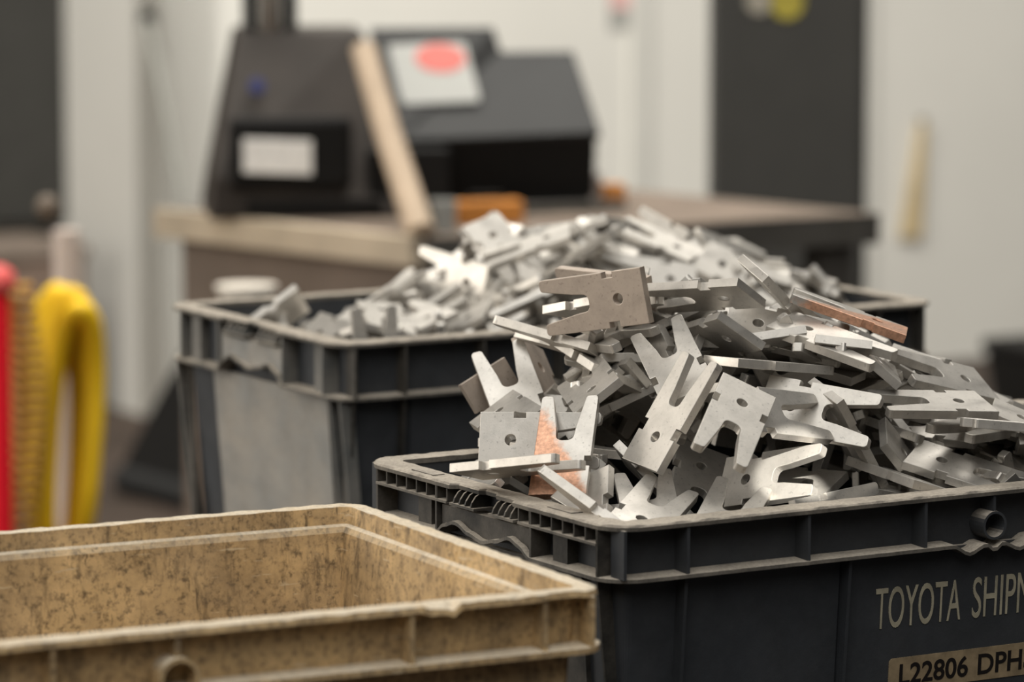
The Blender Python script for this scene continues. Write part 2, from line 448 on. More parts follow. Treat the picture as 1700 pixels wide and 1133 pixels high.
CL, CW = 0.605, 0.335
TABLE_Z = CAMZ - 0.4571 - HT
front_mats = dict(body=M['navy'], rim=M['rim'], rim2=M['rim'], rib=M['navy'], endrib=M['charcoal'], panel=M['charcoal'], low=M['charcoal'], side=M['navy'])
sym = lambda xs, L: sorted(set(list(xs)+[L-x for x in xs]))
front = make_container('parts_crate', 'dark navy parts crate in front, heaped with steel plates, lettering on its side',
    (0.0643, 2.7191, CAMZ-0.4691-HT), 0.5347, CL, CW, 0.035, front_mats,
    sym((0.010, 0.058, 0.152, 0.246), CL), (0.022, 0.105, 0.230, 0.313),
    dict(wave=(0.0100, 0.0020), strip=0.0130, grips=((0.126, 0.157), (0.178, 0.209)), gap=(0.157, 0.178), grip_n=4, cells=((0.022, 0.120, 7), (0.215, 0.313, 7)),
         panel=(0.108, 0.227), pockets=(0.078, 0.257), low_panel=(0.06, 0.275), posts=(0.030, 0.305),
         long_panels=((0.062, 0.186, 0.0145), (0.192, 0.413, 0.0125), (0.419, 0.543, 0.0145)), long_posts=(0.060, 0.189, 0.416, 0.545)), 1)
TILT = (math.radians(90+3.7), 0, 0)
def py(w): return 0.0125 + (-0.038-w)/0.161*0.0105      # outer face of the lettered panel at depth w below the rim
lettering('side_lettering', 'TOYOTA', 0.0704, 0.0284, M['print'], front, (0.2150, py(-0.0898)-0.0003, HT-0.0898), TILT)
lettering('side_lettering', 'SHIPMENT', 0.0865, 0.0284, M['print'], front, (0.2952, py(-0.0898)-0.0003, HT-0.0898), TILT)
lw, lh = 0.150, 0.0228
lab = obj('paper_label', prism([(0.0, 0.002), (0.002, 0.0), (lw-0.002, 0.0), (lw, 0.002), (lw, lh-0.002), (lw-0.002, lh), (0.002, lh), (0.0, lh-0.002)], -0.0002, 0.0002), M['label'], front)
lab.location = (0.2283, py(-0.1338)-0.0003, HT-0.1338); lab.rotation_euler = TILT; lab['label'] = 'worn tan label strip with bold black characters'
lettering('label_print', 'L22806', 0.0570, 0.0146, M['ink'], lab, (0.0088, 0.0040, 0.0004), (0, 0, 0), bold=0.018, depth=0.0001)
lettering('label_print', 'DPHS', 0.0470, 0.0146, M['ink'], lab, (0.0742, 0.0040, 0.0004), (0, 0, 0), bold=0.018, depth=0.0001)

for vv0 in (0.243, 0.062):  # dark blocks set on the rim for the shade inside its slots
    sl = obj('slot_shade_block', hull_prism([(0.0065, vv0, HT+0.0006), (0.0155, vv0, HT+0.0006), (0.0155, vv0+0.030, HT+0.0006), (0.0065, vv0+0.030, HT+0.0006)],
                                    [(0.0065, vv0, HT-0.0030), (0.0155, vv0, HT-0.0030), (0.0155, vv0+0.030, HT-0.0030), (0.0065, vv0+0.030, HT-0.0030)]), M['charcoal'], front)
    sl['label'] = 'dark rectangular block on the end rim in place of a shaded slot'
back_mats = dict(body=M['navy'], rim=M['rim'], rim2=M['rim'], rib=M['charcoal'], endrib=M['slate'], panel=M['pale'], low=M['pale'], side=M['navy'])
back = make_container('parts_crate', 'black crate further back with a pale dusty end panel, heaped with steel plates',
    (-0.1426, 3.5376, CAMZ-0.4571-HT), 0.5222, CL, CW, 0.046, back_mats,
    sym((0.017, 0.064, 0.139, 0.215), CL), (0.032, 0.106, 0.229, 0.303),
    dict(wave=(0.0150, 0.0080), strip=0.0125, grips=((0.117, 0.157), (0.178, 0.218)), gap=(0.157, 0.178), grip_n=4, cells=None,
         panel=(0.108, 0.227), pockets=(0.050, 0.285), low_panel=(0.046, 0.262), posts=(0.012, 0.030, 0.323),
         long_panels=((0.075, 0.186, 0.0145), (0.192, 0.413, 0.0145), (0.419, 0.530, 0.0145)), long_posts=(0.018, 0.066, 0.539, 0.587)), 2)

def make_bin(loc, yaw, L, W):
    """open tan bin; its right near corner is the origin, so it reaches to negative x"""
    t = thing('open_bin', 'empty tan plastic bin with a grimy inside and chipped rim, nearest the camera', 'bin', loc, yaw)
    m = M['yellow']; r, di, band = 0.020, 0.012, 0.034
    per = [((p[0]-L, p[1]), n) for p, n in perimeter(L, W, r, 0.005)]
    zl = HT-band
    rings = [lambda p, n: (di+0.018, 0.0), lambda p, n: (di+0.004, zl), lambda p, n: (di, HT-0.003), lambda p, n: (di+0.0012, HT-0.0005),
             lambda p, n: (di+0.0025, HT-0.011), lambda p, n: (di+0.0065, HT-0.0125), lambda p, n: (di+0.0085, HT-0.016), lambda p, n: (di+0.0225, 0.004)]
    bm, R = loft(per, rings, close=False)
    bm.faces.new(R[0][::-1]); bm.faces.new(R[-1]); bmesh.ops.recalc_face_normals(bm, faces=bm.faces[:])
    obj('body', bm, m, t)
    def chip(p):
        s = 0.0
        if p[1] < 0.01:
            if -0.118 < p[0] < -0.104: s += 0.0022
            if -0.104 < p[0] < -0.100: s += 0.0040
            if -0.045 < p[0] < -0.020: s -= 0.0010
        return s
    top = [lambda p, n: (0.001+wear(p, 0.001, 11), HT-0.0006+wear(p, 0.0009, 13)-chip(p)), lambda p, n: (0.005, HT+0.0004+wear(p, 0.0007, 17)-chip(p)), lambda p, n: (di+0.0022, HT+wear(p, 0.0005, 15)),
           lambda p, n: (di+0.0031, HT-0.0112), lambda p, n: (di+0.0005, HT-0.0112), lambda p, n: (di, HT-0.004), lambda p, n: (0.0+wear(p, 0.001, 11), HT-0.0042-chip(p))]
    bm, _ = loft(per, top); bmesh.ops.recalc_face_normals(bm, faces=bm.faces[:]); obj('top_flange', bm, m, t)
    low = [lambda p, n: (-0.002+wear(p, 0.0008, 21), zl+0.0002), lambda p, n: (di+0.006, zl+0.001), lambda p, n: (di+0.006, zl-0.003), lambda p, n: (-0.002+wear(p, 0.0008, 21), zl-0.0032)]
    bm, _ = loft(per, low); bmesh.ops.recalc_face_normals(bm, faces=bm.faces[:]); obj('lower_flange', bm, m, t)
    for u in (0.010, 0.041, 0.127, 0.346, 0.43, 0.52, L-0.012):
        for y0, y1 in ((0.001, di+0.003), (W-di-0.003, W-0.001)):
            obj('rib', nb(-u-0.0015, y0, zl, -u+0.0015, y1, HT-0.004), m, t)
    for v in (0.02, 0.085, 0.175, 0.266, 0.33):
        for x0, x1 in ((-di-0.003, -0.001), (-L+0.001, -L+di+0.003)):
            obj('rib', nb(x0, v-0.0015, zl, x1, v+0.0015, HT-0.004), m, t)
    for q in (0.272, L-0.272+0.06):
        bm = bmesh.new(); seg = 28; rows = []
        for rr_, y in ((0.0125, -0.002), (0.0125, di+0.004), (0.0098, di+0.004), (0.0098, -0.002)):
            rows.append([bm.verts.new((-q+rr_*math.cos(2*math.pi*k/seg), y, HT-0.0285+rr_*math.sin(2*math.pi*k/seg))) for k in range(seg)])
        for a in range(4):
            A, B = rows[a], rows[(a+1) % 4]
            for k in range(seg): bm.faces.new((A[k], A[(k+1) % seg], B[(k+1) % seg], B[k]))
        bmesh.ops.recalc_face_normals(bm, faces=bm.faces[:]); obj('lock_tube', bm, m, t)
        obj('rib', nb(-q-0.0015, 0.001, HT-0.017, -q+0.0015, di+0.002, HT-0.004), m, t)
    return t
make_bin((0.0569, 2.5036, CAMZ-0.4677-HT), 0.4668, 0.62, 0.351)

# the steel table that carries all three crates
steelm = mat_plain('dark_painted_steel', (0.035, 0.036, 0.038), 0.5, var=0.2)
tb = thing('steel_table', 'low dark steel table under the three crates', 'table', (0.0643, 2.7191, 0), 0.5222)
zt = CAMZ-0.4691-HT
obj('table_top', nb(-0.77, -0.23, zt-0.03, 0.86, 1.18, zt-0.0005, bev=0.003), steelm, tb)
for x in (-0.72, 0.81):
    for y in (-0.18, 1.13):
        obj('leg', nb(x-0.025, y-0.025, 0, x+0.025, y+0.025, zt-0.03), steelm, tb)
ply = obj('plywood_sheet', nb(-0.01, -0.01, 0, CL+0.01, CW+0.01, 0.0118), mat_plain('birch_ply', (0.45, 0.33, 0.2), 0.8))
ply.location = (-0.1426, 3.5376, zt); ply.rotation_euler = (0, 0, 0.5222)
tag(ply, 'thin plywood sheet lying under the black back crate', 'board')

# ---------------------------------------------------------------- steel fork plates
PL, PW, PT = 0.084, 0.039, 0.0063
def plate_outline():
    L, W = PL, PW; pts = []
    def arc(cx, cy, r, a0, a1, n=4):
        for i in range(n+1):
            a = math.radians(a0+(a1-a0)*i/n); pts.append((cx+r*math.cos(a), cy+r*math.sin(a)))
    h = W/2; nd = 0.0042; na, nb_ = 0.28*L, 0.38*L
    pts += [(0, -h), (na, -h), (na, -h+nd), (nb_, -h+nd), (nb_, -h)]
    rt = 0.0026
    arc(L-rt, -h+rt, rt, -90, 0, 3); arc(L-rt, -0.285*W-rt*0.9, rt*0.9, 10, 80, 3)
    # slot: widening towards the mouth, rounded at its end
    sw = 0.155*W; re = 0.0042; se = 0.545*L
    pts += [(se+0.012, -sw-0.0008)]
    arc(se+re, -sw+re, re, 268, 180, 4); arc(se+re, sw-re, re, 180, 92, 4)
    pts += [(se+0.012, sw+0.0008)]
    arc(L-rt, 0.285*W+rt*0.9, rt*0.9, -80, -10, 3); arc(L-rt, h-rt, rt, 0, 90, 3)
    pts += [(nb_, h), (nb_, h-nd), (na, h-nd), (na, h), (0, h)]
    return pts
def plate_mesh():
    cu = bpy.data.curves.new('fork_plate', 'CURVE'); cu.dimensions = '2D'; cu.fill_mode = 'BOTH'
    def sp_(ps):
        s = cu.splines.new('POLY'); s.points.add(len(ps)-1); s.use_cyclic_u = True
        for q, (x, y) in zip(s.points, ps): q.co = (x, y, 0, 1)
    sp_(plate_outline())
    sp_([(0.26*PL+0.0039*math.cos(2*math.pi*k/20), -0.0039*math.sin(2*math.pi*k/20)) for k in range(20)])
    cu.extrude = PT/2-0.0004; cu.bevel_depth = 0.0004; cu.bevel_resolution = 1; cu.offset = -0.0004
    o = bpy.data.objects.new('fork_plate', cu); C.objects.link(o); bpy.context.view_layer.update()
    me = bpy.data.meshes.new_from_object(o.evaluated_get(bpy.context.evaluated_depsgraph_get()))
    bpy.data.objects.remove(o)
    me.name = 'fork_plate'; me.materials.clear()
    me.polygons.foreach_set('use_smooth', [False]*len(me.polygons))
    for p in me.polygons: p.material_index = 0 if abs(p.normal.z) > 0.5 else 1
    return me
def with_mats(me, a, b):
    me.materials.clear(); me.materials.append(a); me.materials.append(b); return me
PM = plate_mesh()
PMS = {'f': with_mats(PM, M['face'], M['edge']), 'c': with_mats(PM.copy(), M['face_copper'], M['edge']), 'b': with_mats(PM.copy(), M['face_brown'], M['edge'])}
GROUP_F, GROUP_B = 'steel fork plates heaped in the front crate', 'steel fork plates heaped in the back crate'
# variant, crate, location (mm from the camera foot), quaternion (x1000), label
PLATES = [
('f','F',(129,29983,-4525),(5723,1813,-3462,7210),'pale forked plate with tines up, leaning at the left slope of the front heap'),
('b','F',(-218,30499,-4129),(7260,4737,4132,-2789),'brown plate body showing behind the pale fork on the left slope'),
('b','F',(108,30880,-3986),(8189,-482,4772,-3151),'brown plate leaning behind the right tine of the pale left-slope fork'),
('f','F',(-130,30161,-4353),(7510,2418,-1819,-5869),'tilted plate whose holed corner pokes out between pale fork and grey square face'),
('f','F',(-216,29137,-4421),(8101,5743,-795,-868),'grey plate standing upright, square end with hole beside the copper-tinted plate'),
('c','F',(304,28467,-4697),(7162,2103,-3035,5922),'copper-tinted fork plate standing with tines up in the front heap'),
('f','F',(-305,28680,-4563),(1504,9433,-2930,421),'bright edge-on plate lying across the foot of the copper-tinted plate'),
('f','F',(789,27646,-4879),(3121,-2712,-8632,2897),'thick plate end slanting down to the rim over the copper-tinted plate'),
('f','F',(100,29544,-4828),(546,3091,9065,-2825),'bright plate corner tucked behind the rim, under the edge-on plate by the grips'),
('f','F',(587,29098,-4129),(6326,-1909,-2676,7013),'tilted plate with hole and two notches just right of the copper-tinted plate'),
('f','F',(1201,28952,-4095),(6144,373,-3221,7193),'open V fork with tines up, above the long holed plate'),
('f','F',(871,28706,-4533),(8409,1962,-4435,2404),'long plate with deep slot and hole slanting through the middle of the front heap'),
('f','F',(753,29203,-4516),(1888,8839,-2185,-3678),'short bright bar end slanting against the foot of the long holed plate'),
('f','F',(767,27916,-4858),(8024,1919,-77,5651),'V fork resting at the front rim corner, tines up'),
('f','F',(946,28145,-4928),(6696,1071,-1590,7176),'fork with two short tines just behind the V fork at the rim corner'),
('f','F',(1303,28051,-4981),(7856,1923,-896,5812),'fork with tines up at the front rim, below the sunlit fork'),
('f','F',(1318,29781,-4581),(6697,509,3193,-6685),'brownish plate with a small hole, under the fork with tines down'),
('f','F',(1570,28565,-3980),(6017,308,3206,-7309),'grey fork plate with tines down and clear hole, centre of the front heap'),
('f','F',(1437,28445,-4097),(8752,3511,2073,2604),'short tine end poking out right of the plate with tines down'),
('f','F',(1705,29213,-4167),(8304,4992,-804,-2341),'pale fork lying with open slot to the right, above the sunlit fork'),
('f','F',(1412,29101,-3872),(9536,-440,594,2918),'long edge-on plate lying level above the plate with tines down'),
('f','F',(1639,29490,-3450),(168,-2926,-9227,2506),'bright-edged plate seen from below, just right of the upright brown plate'),
('f','F',(1562,29298,-3688),(770,-5592,-7590,3245),'dark-faced plate with hole and pale edge, above the long level edge-on plate'),
('f','F',(1849,29691,-3680),(9460,1149,988,-2867),'pale bar sloping down to the right of the dark-faced plate'),
('f','F',(3264,29585,-4241),(1874,-551,1153,-9739),'flat plate with hole and tines to the left, right end of the heap'),
('f','F',(2753,29546,-4577),(9615,1593,958,-2022),'plate with hole and notches lying behind the front rim at far right'),
('f','F',(3345,30405,-4230),(2749,-2004,2114,-9163),'fork on the right crest of the front heap, hole at its outer end'),
('f','F',(1437,29144,-4726),(8367,4082,-2572,-2594),'fork plate with a bright patch of sun on its tines, near the front rim'),
('f','F',(2205,29279,-4772),(2943,-571,-1629,9400),'flat plate with hole seen through the slot of the sunlit fork'),
('f','F',(1718,29203,-4321),(8943,58,1277,4288),'notched plate edge lying just above the sunlit fork'),
('f','F',(2842,28732,-4701),(5004,1066,1209,8507),'bar with a pale tip, right of the sunlit fork'),
('f','F',(2550,29538,-4423),(8791,1654,4434,572),'plate standing on end with pale edge, left of the far right holed plate'),
('f','F',(3204,29338,-4756),(8248,1226,139,5518),'single tine pointing up behind the far right holed plate'),
('b','F',(924,29499,-3465),(1332,-2638,-6752,6758),'brown plate standing upright on the crest of the front heap, hole and fork showing'),
('b','F',(985,30240,-3610),(2208,-2660,-7343,5842),'brown plate edge crossing just behind the upright brown plate'),
('f','B',(1594,37598,-4332),(327,747,-4059,9103),'pale plate with long tine lying behind the upright brown plate'),
('f','B',(1663,38117,-4131),(9100,3232,1316,-2238),'plate with hole on the right shoulder of the back heap'),
('f','B',(1638,38066,-4152),(2494,1427,-1124,9512),'long notched plate near the peak of the back heap'),
('f','B',(1493,38409,-4124),(4820,-1551,-4450,7387),'single tine sticking out at the very top of the back heap'),
('f','B',(-289,38693,-3886),(8277,2900,1934,-4399),'square plate end with hole topping the back heap at its left'),
('f','B',(-196,36766,-4450),(1822,-2656,-1382,9366),'pale plate lying along the front rim of the back crate'),
('f','B',(-1859,38173,-4509),(3250,88,8774,-3529),'lone plate propped on the left end of the back crate'),
('f','F',(627,29946,-3938),(1386,-2862,-9313,1774),'pale bar just below the upright brown plate'),
('f','F',(710,29862,-3989),(2084,8770,1793,-3940),'cream edged bar slanting between the tilted holed plate and the V fork'),
('f','F',(1406,30265,-3626),(2193,401,9669,-1243),'blocky plate end above the V fork, under the bright-edged plate'),
('f','F',(1663,29817,-3316),(584,-8890,-2536,3769),'pale edge-on bar running down the right crest of the front heap'),
('c','F',(2732,29866,-3793),(560,1666,-175,9843),'copper-streaked bar jutting out at the right of the crest'),
('f','B',(924,38373,-3845),(1621,2031,9600,-1047),'pale bar standing out on the crest of the back heap, left of its top tine'),
('f','B',(516,38012,-3909),(374,-1842,-1266,9740),'plate end with small hole right of the square plate topping the back heap'),
('f','F',(1892,28283,-4883),(7417,5507,2146,3171),'low tine just behind the front rim, right of the sunlit fork'),
('f','B',(-1094,35898,-5159),(4280,5264,-4092,6101),'well exposed steep steel plate, tines up, left of the plate along the back rim'),
('f','B',(-1747,36985,-4659),(3610,-7950,4554,-1742),'well exposed tilted steel plate, tines forward, right of the lone propped plate'),
('f','B',(-222,37468,-4346),(1877,3202,6794,6329),'well exposed steep steel plate, tines left, above the plate along the back rim'),
('f','B',(-1526,36747,-5148),(1451,-3440,-5124,7733),'well exposed steep steel plate, tines left, below the lone propped plate'),
('f','F',(3245,29203,-4920),(1373,813,109,9871),'well exposed flat steel plate, tines left, below and left of the far right holed plate'),
('f','F',(3277,29261,-4779),(5952,6559,4378,-1545),'well exposed steep steel plate, tines down, below and right of the far right holed plate'),
('f','B',(526,36919,-4290),(1257,2282,-3150,-9126),'well exposed tilted steel plate, tines left, below and right of the square holed plate end'),
('f','F',(1489,29835,-3673),(9423,3113,867,-870),'well exposed tilted steel plate, tines right, above and right of the long level edge-on plate'),
('f','F',(2120,29055,-4066),(8414,42,4674,2713),'well exposed tilted steel plate, tines down, below and right of the big open fork'),
('f','F',(2859,29059,-4960),(6669,1986,-1162,7087),'well exposed flat steel plate, tines back, left of the far right holed plate'),
('f','B',(-1335,36055,-4528),(9391,-1658,946,2859),'partly covered flat steel plate, tines right, left of the plate along the back rim'),
('f','F',(3466,29987,-4436),(4576,-510,482,-8864),'partly covered flat steel plate, tines forward, above the far right holed plate'),
('f','F',(516,28666,-4595),(5120,4644,231,-7223),'partly covered tilted steel plate, tines down, below the copper-tinted plate'),
('f','B',(-2023,37295,-5097),(7651,3892,-3048,-4125),'partly covered tilted steel plate, tines forward, below and right of the lone propped plate'),
('f','B',(-613,36626,-4547),(5094,-749,-1512,8438),'partly covered flat steel plate, tines back, left of the plate along the back rim'),
('f','F',(-349,29721,-4803),(8143,2223,-2862,-4534),'partly covered tilted steel plate, tines forward, left of the copper-tinted plate'),
('f','F',(1827,29423,-3720),(6045,-2235,1024,7577),'partly covered flat steel plate, tines back, just above the long level edge-on plate'),
('f','B',(-1679,36906,-5712),(4636,-6115,-5442,-3392),'partly covered steep steel plate, tines up, well below and right of the lone propped plate'),
('f','F',(566,30459,-3864),(8124,1146,-1292,-5569),'partly covered flat steel plate, tines forward, below and right of the upright brown plate'),
('f','B',(-378,37060,-5139),(3964,2563,1765,-8637),'partly covered tilted steel plate, tines down, below the plate along the back rim'),
('f','B',(-1259,36642,-4985),(7024,5860,-520,-4008),'partly covered steep steel plate, tines right, well below and right of the lone propped plate'),
('f','B',(-1155,37137,-4454),(151,-7733,6242,1101),'partly covered flat steel plate, tines forward, left of the plate along the back rim'),
('f','B',(-1483,36811,-5582),(8788,-4204,-2188,-550),'partly covered tilted steel plate, tines right, well below and right of the lone propped plate'),
('f','B',(-1143,36093,-4785),(9291,667,1235,3421),'partly covered flat steel plate, tines right, well right of the lone propped plate'),
('f','F',(359,30370,-3697),(9039,-1338,-596,-4019),'partly covered flat steel plate, tines right, just below and right of the upright brown plate'),
('f','B',(1694,38401,-4053),(9005,2517,2589,2423),'partly covered tilted steel plate, tines right, just above the holed shoulder plate'),
('f','F',(2087,29833,-4414),(2525,4685,-6131,5838),'partly covered steep steel plate, tines up, above and left of the big open fork'),
('f','B',(-2204,37590,-5679),(8763,2887,-2544,-2898),'partly covered tilted steel plate, tines right, well below the lone propped plate'),
('f','F',(3291,29786,-4453),(3114,-712,-1945,9274),'partly covered flat steel plate, tines left, just below the flat holed plate'),
('f','B',(283,37742,-4275),(9388,-123,-2855,-1923),'partly covered tilted steel plate, tines right, left of the top tine'),
('f','B',(-587,36600,-5287),(6904,906,-7158,-527),'partly covered steep steel plate, tines up, below the plate along the back rim'),
('f','F',(2258,29285,-3762),(6850,-1091,1922,6942),'partly covered flat steel plate, tines back, below the copper-streaked bar'),
('f','F',(1015,30223,-4380),(4648,-1008,-2020,-8561),'partly covered flat steel plate, tines forward, left of the long slotted plate'),
('f','B',(-2376,37622,-5347),(9517,1749,-2513,232),'partly covered tilted steel plate, tines right, below the lone propped plate'),
('f','F',(87,28657,-5055),(8206,5452,-1537,-755),'partly covered steep steel plate, tines right, below the copper-tinted plate'),
('f','B',(-931,38234,-4366),(5930,1573,-1385,-7774),'partly covered flat steel plate, tines forward, well left of the square holed plate end'),
('f','B',(437,37076,-5080),(3409,-5437,831,-7624),'partly covered steep steel plate, tines up, well right of the plate along the back rim'),
('f','B',(-1139,37397,-4806),(9495,1670,-2630,380),'partly covered tilted steel plate, tines right, just left of the plate along the back rim'),
('f','F',(960,29991,-3878),(5019,6341,-1623,-5654),'partly covered steep steel plate, tines down, just below the open V fork'),
('f','F',(3897,29131,-4360),(816,-453,-594,-9939),'partly covered flat steel plate, tines left, above and right of the far right holed plate'),
('f','B',(-1405,36590,-5320),(3970,-3568,-4119,7385),'partly covered steep steel plate, tines back, well below and right of the lone propped plate'),
('f','B',(-168,36475,-5129),(3622,3432,-902,8619),'partly covered tilted steel plate, tines up, well below the square holed plate end'),
('f','F',(188,30444,-4326),(8479,-4197,2716,1765),'partly covered tilted steel plate, tines right, just above and right of the copper-tinted plate'),
('f','F',(-205,29278,-4861),(6372,-4537,-4203,4599),'partly covered steep steel plate, tines back, below and left of the copper-tinted plate'),
('f','B',(983,37730,-4255),(3533,1599,177,9216),'partly covered flat steel plate, tines left, left of the top tine'),
('f','B',(-1702,36805,-4923),(5635,-733,-1007,8167),'partly covered flat steel plate, tines back, below and right of the lone propped plate'),
('f','F',(2380,30055,-4100),(1360,5543,-8122,1205),'partly covered flat steel plate, tines forward, below the copper-streaked bar'),
('f','B',(-748,36331,-5542),(4999,1756,871,8436),'partly covered flat steel plate, tines back, well below and right of the lone propped plate'),
('f','F',(391,29891,-4431),(9751,-449,-2164,193),'partly covered flat steel plate, tines right, left of the long slotted plate'),
('f','B',(-1563,36066,-5030),(9520,-1330,348,2734),'partly covered flat steel plate, tines right, well below and right of the lone propped plate'),
('f','F',(549,29159,-4712),(1257,-2569,1709,9429),'partly covered tilted steel plate, tines left, below the copper-tinted plate'),
('f','F',(2500,29405,-3962),(6698,2559,2381,6551),'partly covered tilted steel plate, tines back, below and right of the copper-streaked bar'),
('f','B',(-115,36470,-5024),(5898,2099,-2447,7404),'partly covered tilted steel plate, tines up, well below and left of the top tine'),
('f','F',(1929,29759,-4298),(9541,1072,-1197,2527),'partly covered flat steel plate, tines right, just above and right of the big open fork'),
('f','F',(2169,29698,-4044),(8592,1085,186,4997),'partly covered flat steel plate, tines back, above and right of the big open fork'),
('f','F',(2439,30448,-4047),(5237,-3464,7678,1272),'partly covered steep steel plate, tines down, just right of the big open fork'),
('f','B',(-21,38947,-3949),(3856,2058,1259,-8906),'partly covered flat steel plate, tines down, just left of the square holed plate end'),
('f','B',(-658,36558,-5329),(554,-433,664,9953),'partly covered flat steel plate, tines left, well below and right of the lone propped plate'),
('f','B',(2881,39026,-4615),(5866,-2703,1215,-7537),'partly covered tilted steel plate, tines forward, right of the holed shoulder plate'),
('f','F',(1602,30696,-4711),(6770,-3989,-5252,-3267),'partly covered steep steel plate, tines up, left of the big open fork'),
('f','F',(3309,29658,-4277),(9763,757,1874,-775),'partly covered flat steel plate, tines right, well right of the flat holed plate'),
('f','B',(-1696,36532,-5012),(9963,618,-83,589),'partly covered flat steel plate, tines right, well below and left of the top tine'),
('f','B',(-432,36748,-5235),(4204,-1170,172,-8996),'partly covered flat steel plate, tines left, below the plate along the back rim'),
('f','B',(-926,36787,-5051),(8416,5033,-1737,906),'partly covered steep steel plate, tines right, just below the plate along the back rim'),
('f','F',(2757,28992,-5280),(6586,6583,-12,3646),'partly covered steep steel plate, tines right, below the far right holed plate'),
('f','F',(2468,30408,-4455),(8741,-1293,1252,-4512),'partly covered flat steel plate, tines forward, below and left of the flat holed plate'),
('f','F',(718,29753,-4052),(5149,1608,946,8367),'half-buried flat steel plate, tines back, below the upright brown plate'),
('f','B',(-1332,36589,-5355),(9694,1075,-2126,600),'half-buried flat steel plate, tines right, below and left of the plate along the back rim'),
('f','B',(-651,36305,-5122),(765,-1569,-622,-9827),'half-buried flat steel plate, tines left, below and left of the plate along the back rim'),
('f','B',(988,37956,-4195),(4423,372,-2709,8542),'half-buried tilted steel plate, tines left, left of the top tine'),
('f','B',(784,37689,-4019),(7289,2131,2072,6167),'half-buried tilted steel plate, tines back, left of the top tine'),
('f','B',(-177,37550,-4311),(3543,3771,70,-8557),'half-buried tilted steel plate, tines down, below and left of the square holed plate end'),
('f','B',(-1630,36554,-4920),(9606,943,-1127,2359),'half-buried flat steel plate, tines right, well left of the plate along the back rim'),
('f','B',(202,37652,-4220),(7487,107,3383,-5700),'half-buried tilted steel plate, tines down, below and right of the square holed plate end'),
('f','B',(-830,36721,-5282),(6127,1632,-7041,-3197),'half-buried steep steel plate, tines up, below and left of the plate along the back rim'),
('f','B',(684,38441,-3931),(8460,3929,872,-3498),'half-buried tilted steel plate, tines right, just below and left of the top tine'),
('f','F',(52,30309,-4615),(8206,4925,-2644,1189),'half-buried steep steel plate, tines right, above the copper-tinted plate'),
('f','F',(582,29982,-4003),(9810,-1645,-144,1016),'half-buried flat steel plate, tines right, just left of the open V fork'),
('f','B',(-186,36373,-4885),(6306,-5506,-2818,4689),'half-buried steep steel plate, tines back, below and right of the plate along the back rim'),
('f','F',(1137,30484,-3815),(1470,-4505,5009,7243),'half-buried steep steel plate, tines down, left of the open V fork'),
('f','B',(-2119,37623,-4928),(9509,2190,-709,-2071),'half-buried flat steel plate, tines right, below and right of the lone propped plate'),
('f','F',(2508,30266,-4325),(7822,-3641,4706,-1846),'half-buried steep steel plate, tines down, below and left of the flat holed plate'),
('f','F',(2568,31567,-4682),(6557,-5885,2476,4031),'half-buried steep steel plate, tines down, left of the far right holed plate'),
('f','B',(-412,37221,-5005),(6587,-880,-2341,-7096),'half-buried flat steel plate, tines forward, just below the plate along the back rim'),
('f','F',(114,29880,-4559),(9331,-234,136,-3587),'half-buried flat steel plate, tines right, just right of the copper-tinted plate'),
('f','F',(1215,29988,-4031),(1647,315,-3795,9099),'half-buried tilted steel plate, tines left, left of the open V fork'),
('f','B',(-1601,37685,-4864),(1831,3994,1639,-8832),'half-buried tilted steel plate, tines down, below and right of the lone propped plate'),
('f','B',(-186,37039,-5023),(3534,412,26,-9346),'half-buried flat steel plate, tines left, below the plate along the back rim'),
('f','B',(-340,37561,-4640),(9351,-1741,-2055,-2303),'half-buried tilted steel plate, tines right, below the square holed plate end'),
('f','B',(-1130,36728,-5105),(8313,-5163,801,1897),'half-buried steep steel plate, tines right, below the plate along the back rim'),
('f','F',(2594,30362,-4773),(9136,-2965,-276,-2768),'half-buried tilted steel plate, tines right, above and left of the far right holed plate'),
('f','F',(618,30513,-4300),(7406,-255,-4757,-4738),'half-buried tilted steel plate, tines up, below the upright brown plate'),
('f','B',(-928,36834,-4893),(2819,2542,-2475,-8914),'half-buried tilted steel plate, tines left, well below and right of the lone propped plate'),
('f','F',(3460,29788,-5386),(1147,6188,-4308,6468),'half-buried steep steel plate, tines up, below and right of the far right holed plate'),
('f','F',(2130,30382,-4267),(3214,-1549,393,-9334),'half-buried flat steel plate, tines left, just below the long level edge-on plate'),
('f','F',(3123,30250,-4550),(9387,67,1613,-3045),'half-buried flat steel plate, tines right, right of the far right holed plate'),
('f','F',(2929,31322,-5017),(1272,1353,-3461,9196),'half-buried tilted steel plate, tines left, below and right of the big open fork'),
('f','B',(2835,38899,-4452),(6063,1098,5036,6056),'half-buried steep steel plate, tines back, right of the holed shoulder plate'),
('f','B',(-1303,37230,-5078),(5980,690,147,-7984),'half-buried flat steel plate, tines forward, well below and right of the lone propped plate'),
('f','B',(159,38401,-4254),(8775,263,-784,4724),'half-buried flat steel plate, tines back, right of the square holed plate end'),
('f','F',(3030,30052,-4886),(7978,-3400,1464,-4758),'half-buried tilted steel plate, tines forward, just below and right of the far right holed plate'),
('f','F',(2590,31148,-4314),(1770,-6932,3569,6007),'half-buried steep steel plate, tines down, below and right of the big open fork'),
('f','F',(535,30305,-4044),(5842,-5395,1382,5904),'half-buried steep steel plate, tines down, above and right of the copper-tinted plate'),
('f','B',(1665,39126,-4279),(268,-9979,-463,378),'half-buried flat steel plate, tines right, just above the holed shoulder plate'),
('f','B',(-2137,38357,-4993),(7925,1268,-2520,-5407),'half-buried tilted steel plate, tines forward, just below and right of the lone propped plate'),
('f','B',(-1492,37894,-5289),(1757,1580,-941,-9671),'half-buried flat steel plate, tines left, below and right of the lone propped plate'),
